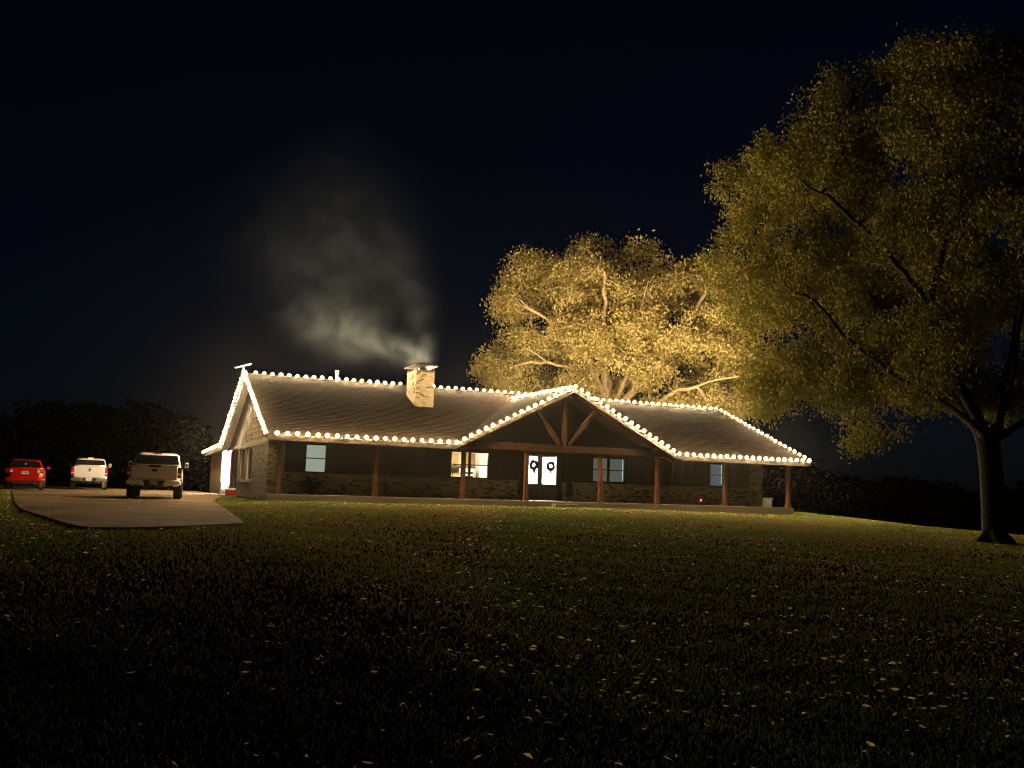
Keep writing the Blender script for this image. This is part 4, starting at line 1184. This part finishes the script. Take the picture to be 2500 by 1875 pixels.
def topiary(loc, label):
    t = thing('potted_topiary', label, 'potted plant', HP(*loc), ANG, 'potted plants beside the front doors')
    MB().lathe([(.10, 0), (.14, .02), (.16, .24), (.17, .26), (.14, .26), (.13, .22)], n=14).build('pot', 'pot', t, True)
    MB().tube([(0, 0, .2), (0.01, 0, .9)], .02, 6).build('stem', 'twig_brown', t)
    rg = np.random.default_rng(int(loc[0] * 50)); n = 900
    z = rg.uniform(.28, 1.02, n); rmax = .20 * np.sqrt(np.clip((1.06 - z) / .78, 0, 1)) + .02; a = rg.uniform(0, 6.28, n); r = rmax * rg.uniform(.3, 1, n) ** .5
    C = np.stack([r * np.cos(a), r * np.sin(a), z], 1); L = rg.uniform(.04, .09, n); V, F = leaf_faces(C, L, L * .4, rg, -.1)
    np_mesh('foliage', V, F, 'leaf_evergreen', np.repeat(rg.uniform(0, 1, n), 2), t)
topiary((12.12, 1.55, 0), 'dark potted evergreen beside the front doors on the kitchen window side')
topiary((14.68, 1.55, 0), 'dark potted evergreen beside the front doors on the side away from the kitchen window')
t = thing('potted_shrub', 'low dark leafy shrub in a pot on the porch by the brick corner', 'potted plant', HP(2.2, 1.5, 0), ANG)
MB().lathe([(.12, 0), (.18, .2), (.19, .24), (.15, .24), (.14, .2)], n=14).build('pot', 'pot', t, True)
rg = np.random.default_rng(77); n = 700
C = rg.normal(size=(n, 3)) * np.array([.17, .15, .12]) + np.array([0, 0, .42]); L = rg.uniform(.05, .12, n); V, F = leaf_faces(C, L, L * .5, rg, 0)
np_mesh('foliage', V, F, 'leaf_evergreen', np.repeat(rg.uniform(0, 1, n), 2), t)

emission('red_led', (1.0, 0.06, 0.08), 6.0)
t = thing('indicator_light', 'small glowing red light low on the porch wall near the end', 'light', HP(21.95, 1.0, 0), ANG)
MB().tube([(0, 0, 0), (0, 0, .22)], .012, 6).lathe([(.07, 0), (.07, .015), (.02, .02)], n=10).build('stake', 'black_plastic', t)
MB().lathe([(.01, .2), (.035, .22), (.045, .26), (.03, .3), (.01, .31)], n=10).build('lens', 'red_led', t, True)

t = thing('storage_box', 'pale plastic storage box past the end of the porch wall', 'box', HP(27.62, 3.4, -.058), ANG)
MB().loft([rrect(-.3, .3, .58, 0, p=10), rrect(-.33, .33, .63, .48, p=10)]).build('tub', 'plastic_clear', t)
MB().loft([rrect(-.36, .36, .67, .48, p=10), rrect(-.36, .36, .67, .54, p=10)]).build('lid', 'plastic_clear', t)
MB().box(.2, .48, -.335, -.325, .22, .4).build('latch_panel', 'metal_pale', t)

t = thing('cooler', 'red cooler with white lid on the carport floor by the cedar post', 'cooler', HP(.16, 12.35, -.325), ANG)
MB().loft([rrect(-.2, .2, .27, 0.01, p=8), rrect(-.22, .22, .30, .3, p=8)]).build('body', 'cooler_red', t)
MB().loft([rrect(-.23, .23, .31, .3, p=8), rrect(-.23, .23, .31, .36, p=8), rrect(-.2, .2, .28, .39, p=8)]).build('lid', 'cooler_white', t)
MB().tube([(-.31, -.1, .26), (-.34, -.1, .2), (-.34, .1, .2), (-.31, .1, .26)], .012).build('handle', 'cooler_white', t)
t = thing('rubbish_bin', 'tall blue wheeled bin in the lit carport', 'bin', HP(.74, 14.0, -.325), ANG)
MB().loft([rrect(-.24, .24, .24, .05, p=8), rrect(-.3, .3, .3, .98, p=8)]).build('body', 'bin_blue', t)
MB().loft([rrect(-.33, .33, .32, .98, p=8), rrect(-.30, .3, .3, 1.06, p=8)]).build('lid', 'bin_blue', t)
for s in (-1, 1): MB().lathe([(.02, -.03), (.1, -.03), (.1, .03), (.02, .03)], (s * .24, .27, .1), 12, 'x').build('wheel', 'rubber', t)
t = thing('covered_grill', 'grey cloth covered grill against the white carport wall', 'grill', HP(.75, 18.3, -.325), ANG)
MB().loft([rrect(-.3, .3, .52, .0, p=6), rrect(-.28, .28, .48, .6, p=5), rrect(-.24, .24, .42, .85, p=4), rrect(-.1, .1, .3, .97, p=3)]).build('cover', 'tarp_grey', t, True)

# ------------------------------------------------------------------ grass blades, fallen leaves
def in_drive(x, y):
    return inside_poly(np.stack([x, y], 1), DRIVE)
def in_house(x, y, m=0.0):
    hu = (x - P0.x) * CU.x + (y - P0.y) * CU.y; hv = (x - P0.x) * CV.x + (y - P0.y) * CV.y
    return (hu > -.1 - m) & (hu < 27.4 + m) & (hv > .2 - m) & (hv < 26)
rgG = np.random.default_rng(21)
def scatter(n, d0, d1, power):
    """ground points; more of them near the viewer's side of the lawn"""
    f = rgG.uniform(0, 1, n)
    y = (d0 ** power + f * (d1 ** power - d0 ** power)) ** (1 / power)
    x = rgG.uniform(-.72, .72, n) * (y + 2.5)
    ok = ~in_drive(x + rgG.normal(size=n) * .12, y + rgG.normal(size=n) * .12) & ~in_house(x, y) & (x < 40)
    return x[ok], y[ok]
gx, gy = scatter(620000, 3.6, 58, 0.9)
pn = clump_noise(np.stack([gx, gy, gx * 0], 1), .55, .3) + .7 * clump_noise(np.stack([gx, gy, gy * 0], 1), 2.1, 1.0)
keep = rgG.uniform(0, 1, len(gx)) < np.clip(.75 + .12 * pn, .35, 1)
gx, gy, pn = gx[keep], gy[keep], pn[keep]
gz = ground(gx, gy); n = len(gx)
h = rgG.uniform(.5, 1.4, n) * (.030 + .0007 * gy); wd = (.0014 + .0009 * gy) * rgG.uniform(.7, 1.4, n)
az = rgG.uniform(0, 2 * math.pi, n); lean = rgG.uniform(.2, 1.4, n) * h; la = rgG.uniform(0, 2 * math.pi, n)
b0 = np.stack([gx - np.cos(az) * wd, gy - np.sin(az) * wd, gz - .01], 1); b1 = np.stack([gx + np.cos(az) * wd, gy + np.sin(az) * wd, gz - .01], 1)
tp = np.stack([gx + np.cos(la) * lean, gy + np.sin(la) * lean, gz + h], 1)
V = np.stack([b0, b1, tp], 1).reshape(-1, 3); F = np.arange(3 * n).reshape(-1, 3)
tone = np.clip(.58 - .22 * pn + rgG.normal(size=n) * .3, 0, 1)
gr = np_mesh('grass', V, F, 'grass_blade', tone); gr['kind'] = 'stuff'; gr['label'] = 'short patchy lawn grass between the driveway and the shade tree'; gr['category'] = 'grass'

def leaf_shape(seed):
    rg = random.Random(seed * 13 + 5); w = rg.uniform(.08, .24); c = rg.choice((-.35, -.2, 0.02, .05, .12, .3, .5)); tw = rg.uniform(-.5, .5)
    fold = rg.uniform(.02, .22); roll = rg.uniform(-.5, .5)
    ks = [0, .22, .5, .78, 1.0]; ws = [.05, .75 * rg.uniform(.7, 1.1), 1.0, .7 * rg.uniform(.6, 1.1), .03]
    mb = MB(); rows = []
    for k, q in zip(ks, ws):
        z = c * (2 * (k - .5) ** 2 if rg.random() < .8 else (k - .5) ** 2) + .05 + rg.uniform(-.03, .03); yy = tw * (k - .5) ** 2
        rl = roll * (k - .5)
        rows.append([(k - .5, yy - w * q, z + fold * q + rl * q * .3), (k - .5 + rg.uniform(-.02, .02), yy, z), (k - .5, yy + w * q, z + fold * q * rg.uniform(.4, 1.3) - rl * q * .3)])
    for r0, r1 in zip(rows[:-1], rows[1:]):
        for j in range(2): mb.face([r0[j], r1[j], r1[j + 1], r0[j + 1]], rg.random())
    return mb
shapes = [leaf_shape(s) for s in range(16)]
shape_me = [s.mesh('fallen_leaf', 'leaf_fallen') for s in shapes]
lx, ly = scatter(21000, 3.8, 46, 1.1)
dn = clump_noise(np.stack([lx, ly, lx * 0], 1), 1.1, 2.0) + .8 * clump_noise(np.stack([lx, ly, ly * 0], 1), .4, .7)
kk = rgG.uniform(0, 1, len(lx)) < np.clip(.42 + .26 * dn, .06, 1); lx, ly = lx[kk], ly[kk]
dlx = rgG.uniform(-22, -5, 900); dly = rgG.uniform(16, 48, 900); kk = in_drive(dlx, dly) & (rgG.uniform(0, 1, 900) < .6)
lx = np.concatenate([lx, dlx[kk]]); ly = np.concatenate([ly, dly[kk]])
order = np.argsort(ly); lx, ly = lx[order], ly[order]; lz = np.where(in_drive(lx, ly), DZ - .024, ground(lx, ly))
vis = np.abs(lx) < .60 * ly + .3
near = np.where(vis & (ly > 4.6))[0][:280]
for i in near:
    o = bpy.data.objects.new('fallen_leaf', shape_me[i % 16]); COL.objects.link(o)
    s = .022 + .06 * random.random() ** 2.2
    o.location = (lx[i], ly[i], lz[i] + .034); o.scale = (s, s, s * random.uniform(.7, 1.6))
    o.rotation_euler = (random.uniform(-1.1, 1.1), random.uniform(-.6, .6), random.uniform(0, 6.28))
    tag(o, 'dry curled pale leaf lying on the dark grass', 'leaf', 'fallen leaves on the lawn')
rest = np.setdiff1d(np.arange(len(lx)), near)
Vs, Fs, Ts = [], [], []; off = 0
SV = [np.array(s.v) for s in shapes]; SF = [np.array(s.f) for s in shapes]; ST = [np.array(s.t) for s in shapes]
for i in rest:
    k = i % 16; s = .024 + .06 * random.random() ** 2; a = random.uniform(0, 6.28); b = random.uniform(-1.2, 1.2)
    P = SV[k] * s; P = P.copy(); P[:, 2] *= random.uniform(.7, 1.6)
    P = np.stack([P[:, 0], P[:, 1] * math.cos(b) - P[:, 2] * math.sin(b), P[:, 1] * math.sin(b) + P[:, 2] * math.cos(b)], 1)
    P = np.stack([P[:, 0] * math.cos(a) - P[:, 1] * math.sin(a), P[:, 0] * math.sin(a) + P[:, 1] * math.cos(a), P[:, 2]], 1)
    Vs.append(P + np.array([lx[i], ly[i], lz[i] + .034])); Fs.append(SF[k] + off); Ts.append(ST[k]); off += len(P)
fl = np_mesh('leaf_litter', np.concatenate(Vs), np.concatenate(Fs), 'leaf_fallen', np.concatenate(Ts)); fl['kind'] = 'stuff'; fl['label'] = 'scattered pale fallen leaves across the lawn'; fl['category'] = 'leaves'

# ------------------------------------------------------------------ chimney smoke
def smoke():
    m = bpy.data.materials.new('smoke'); m.use_nodes = True
    nt = m.node_tree; nt.nodes.clear(); N = nt.nodes; L = nt.links
    out = N.new('ShaderNodeOutputMaterial'); pv = N.new('ShaderNodeVolumePrincipled')
    pv.inputs['Color'].default_value = (0.62, 0.76, 0.90, 1); pv.inputs['Anisotropy'].default_value = 0.0
    L.new(pv.outputs[0], out.inputs['Volume'])
    geo = N.new('ShaderNodeNewGeometry')
    nz = N.new('ShaderNodeTexNoise'); nz.inputs['Scale'].default_value = 0.75; nz.inputs['Detail'].default_value = 5.0; nz.inputs['Roughness'].default_value = .55; nz.inputs['Distortion'].default_value = .6
    L.new(geo.outputs['Position'], nz.inputs['Vector'])
    puffs = [(-4.6, 46.2, 6.72, .42, 11.0), (-4.8, 46.2, 7.0, .42, 7.0), (-4.5, 46.3, 7.8, .5, 1.0), (-5.25, 46.3, 7.15, .5, 3.0), (-6.0, 46.3, 7.45, .6, 1.5), (-6.9, 46.2, 7.7, .7, 1.2), (-7.9, 46.2, 7.75, .8, .95), (-9.1, 46.2, 8.2, .9, .75),
             (-10.4, 46.2, 8.7, 1.0, .5), (-8.6, 46.3, 9.1, .9, .36), (-7.0, 46.3, 8.7, .9, .42), (-4.9, 46.4, 9.0, .7, .42), (-5.3, 46.4, 10.4, .9, .22), (-6.0, 46.4, 11.6, 1.2, .15), (-7.9, 46.3, 11.2, 1.7, .11), (-10.0, 46.2, 11.2, 2.0, .10), (-7.4, 46.3, 13.4, 2.0, .09), (-10.0, 46.2, 14.0, 2.6, .055), (-12.2, 46.2, 12.0, 2.4, .04), (-9.0, 46.2, 16.0, 2.2, .025)]
    acc = None
    def math_(op, a, b=None):
        n_ = N.new('ShaderNodeMath'); n_.operation = op
        for k, v in ((0, a), (1, b)):
            if v is None: continue
            if isinstance(v, (int, float)): n_.inputs[k].default_value = v
            else: L.new(v, n_.inputs[k])
        return n_.outputs[0]
    for x, y, z, r, amp in puffs:
        d = N.new('ShaderNodeVectorMath'); d.operation = 'DISTANCE'; L.new(geo.outputs['Position'], d.inputs[0]); d.inputs[1].default_value = (x, y, z)
        q = math_('DIVIDE', d.outputs['Value'], r); q = math_('MULTIPLY', q, q); q = math_('MULTIPLY', q, -1.0); q = math_('EXPONENT', q); q = math_('MULTIPLY', q, amp)
        acc = q if acc is None else math_('ADD', acc, q)
    c = N.new('ShaderNodeMapRange'); c.inputs['From Min'].default_value = .40; c.inputs['From Max'].default_value = .66; c.inputs['To Min'].default_value = .20; c.inputs['To Max'].default_value = 1.0
    L.new(nz.outputs['Fac'], c.inputs['Value'])
    q = math_('MULTIPLY', acc, c.outputs[0]); q = math_('MULTIPLY', q, SMOKE_DENSITY)
    L.new(q, pv.inputs['Density'])
    MATS['smoke'] = m
    o = MB().box(-16.5, -2.2, 43.4, 49.2, 6.08, 20.0).build('smoke', 'smoke'); o['kind'] = 'stuff'; o['label'] = 'pale smoke drifting up and left from the brick chimney'; o['category'] = 'smoke'
SMOKE_DENSITY = 0.062
smoke()

# ------------------------------------------------------------------ thin air volume added to spread bloom around the bulbs
GLOW_HAZE_DENSITY = 0.00005
hz = bpy.data.materials.new('haze'); hz.use_nodes = True
hn = hz.node_tree; hn.nodes.clear()
ho = hn.nodes.new('ShaderNodeOutputMaterial'); hp = hn.nodes.new('ShaderNodeVolumePrincipled')
hp.inputs['Color'].default_value = (0.9, 0.9, 0.9, 1); hp.inputs['Density'].default_value = GLOW_HAZE_DENSITY; hp.inputs["Anisotropy"].default_value = 0.92
hn.links.new(hp.outputs[0], ho.inputs['Volume']); MATS['haze'] = hz
o = MB().box(-1200, 1200, -150, 1500, -12.0, 26.0).build('haze', 'haze'); o['kind'] = 'stuff'
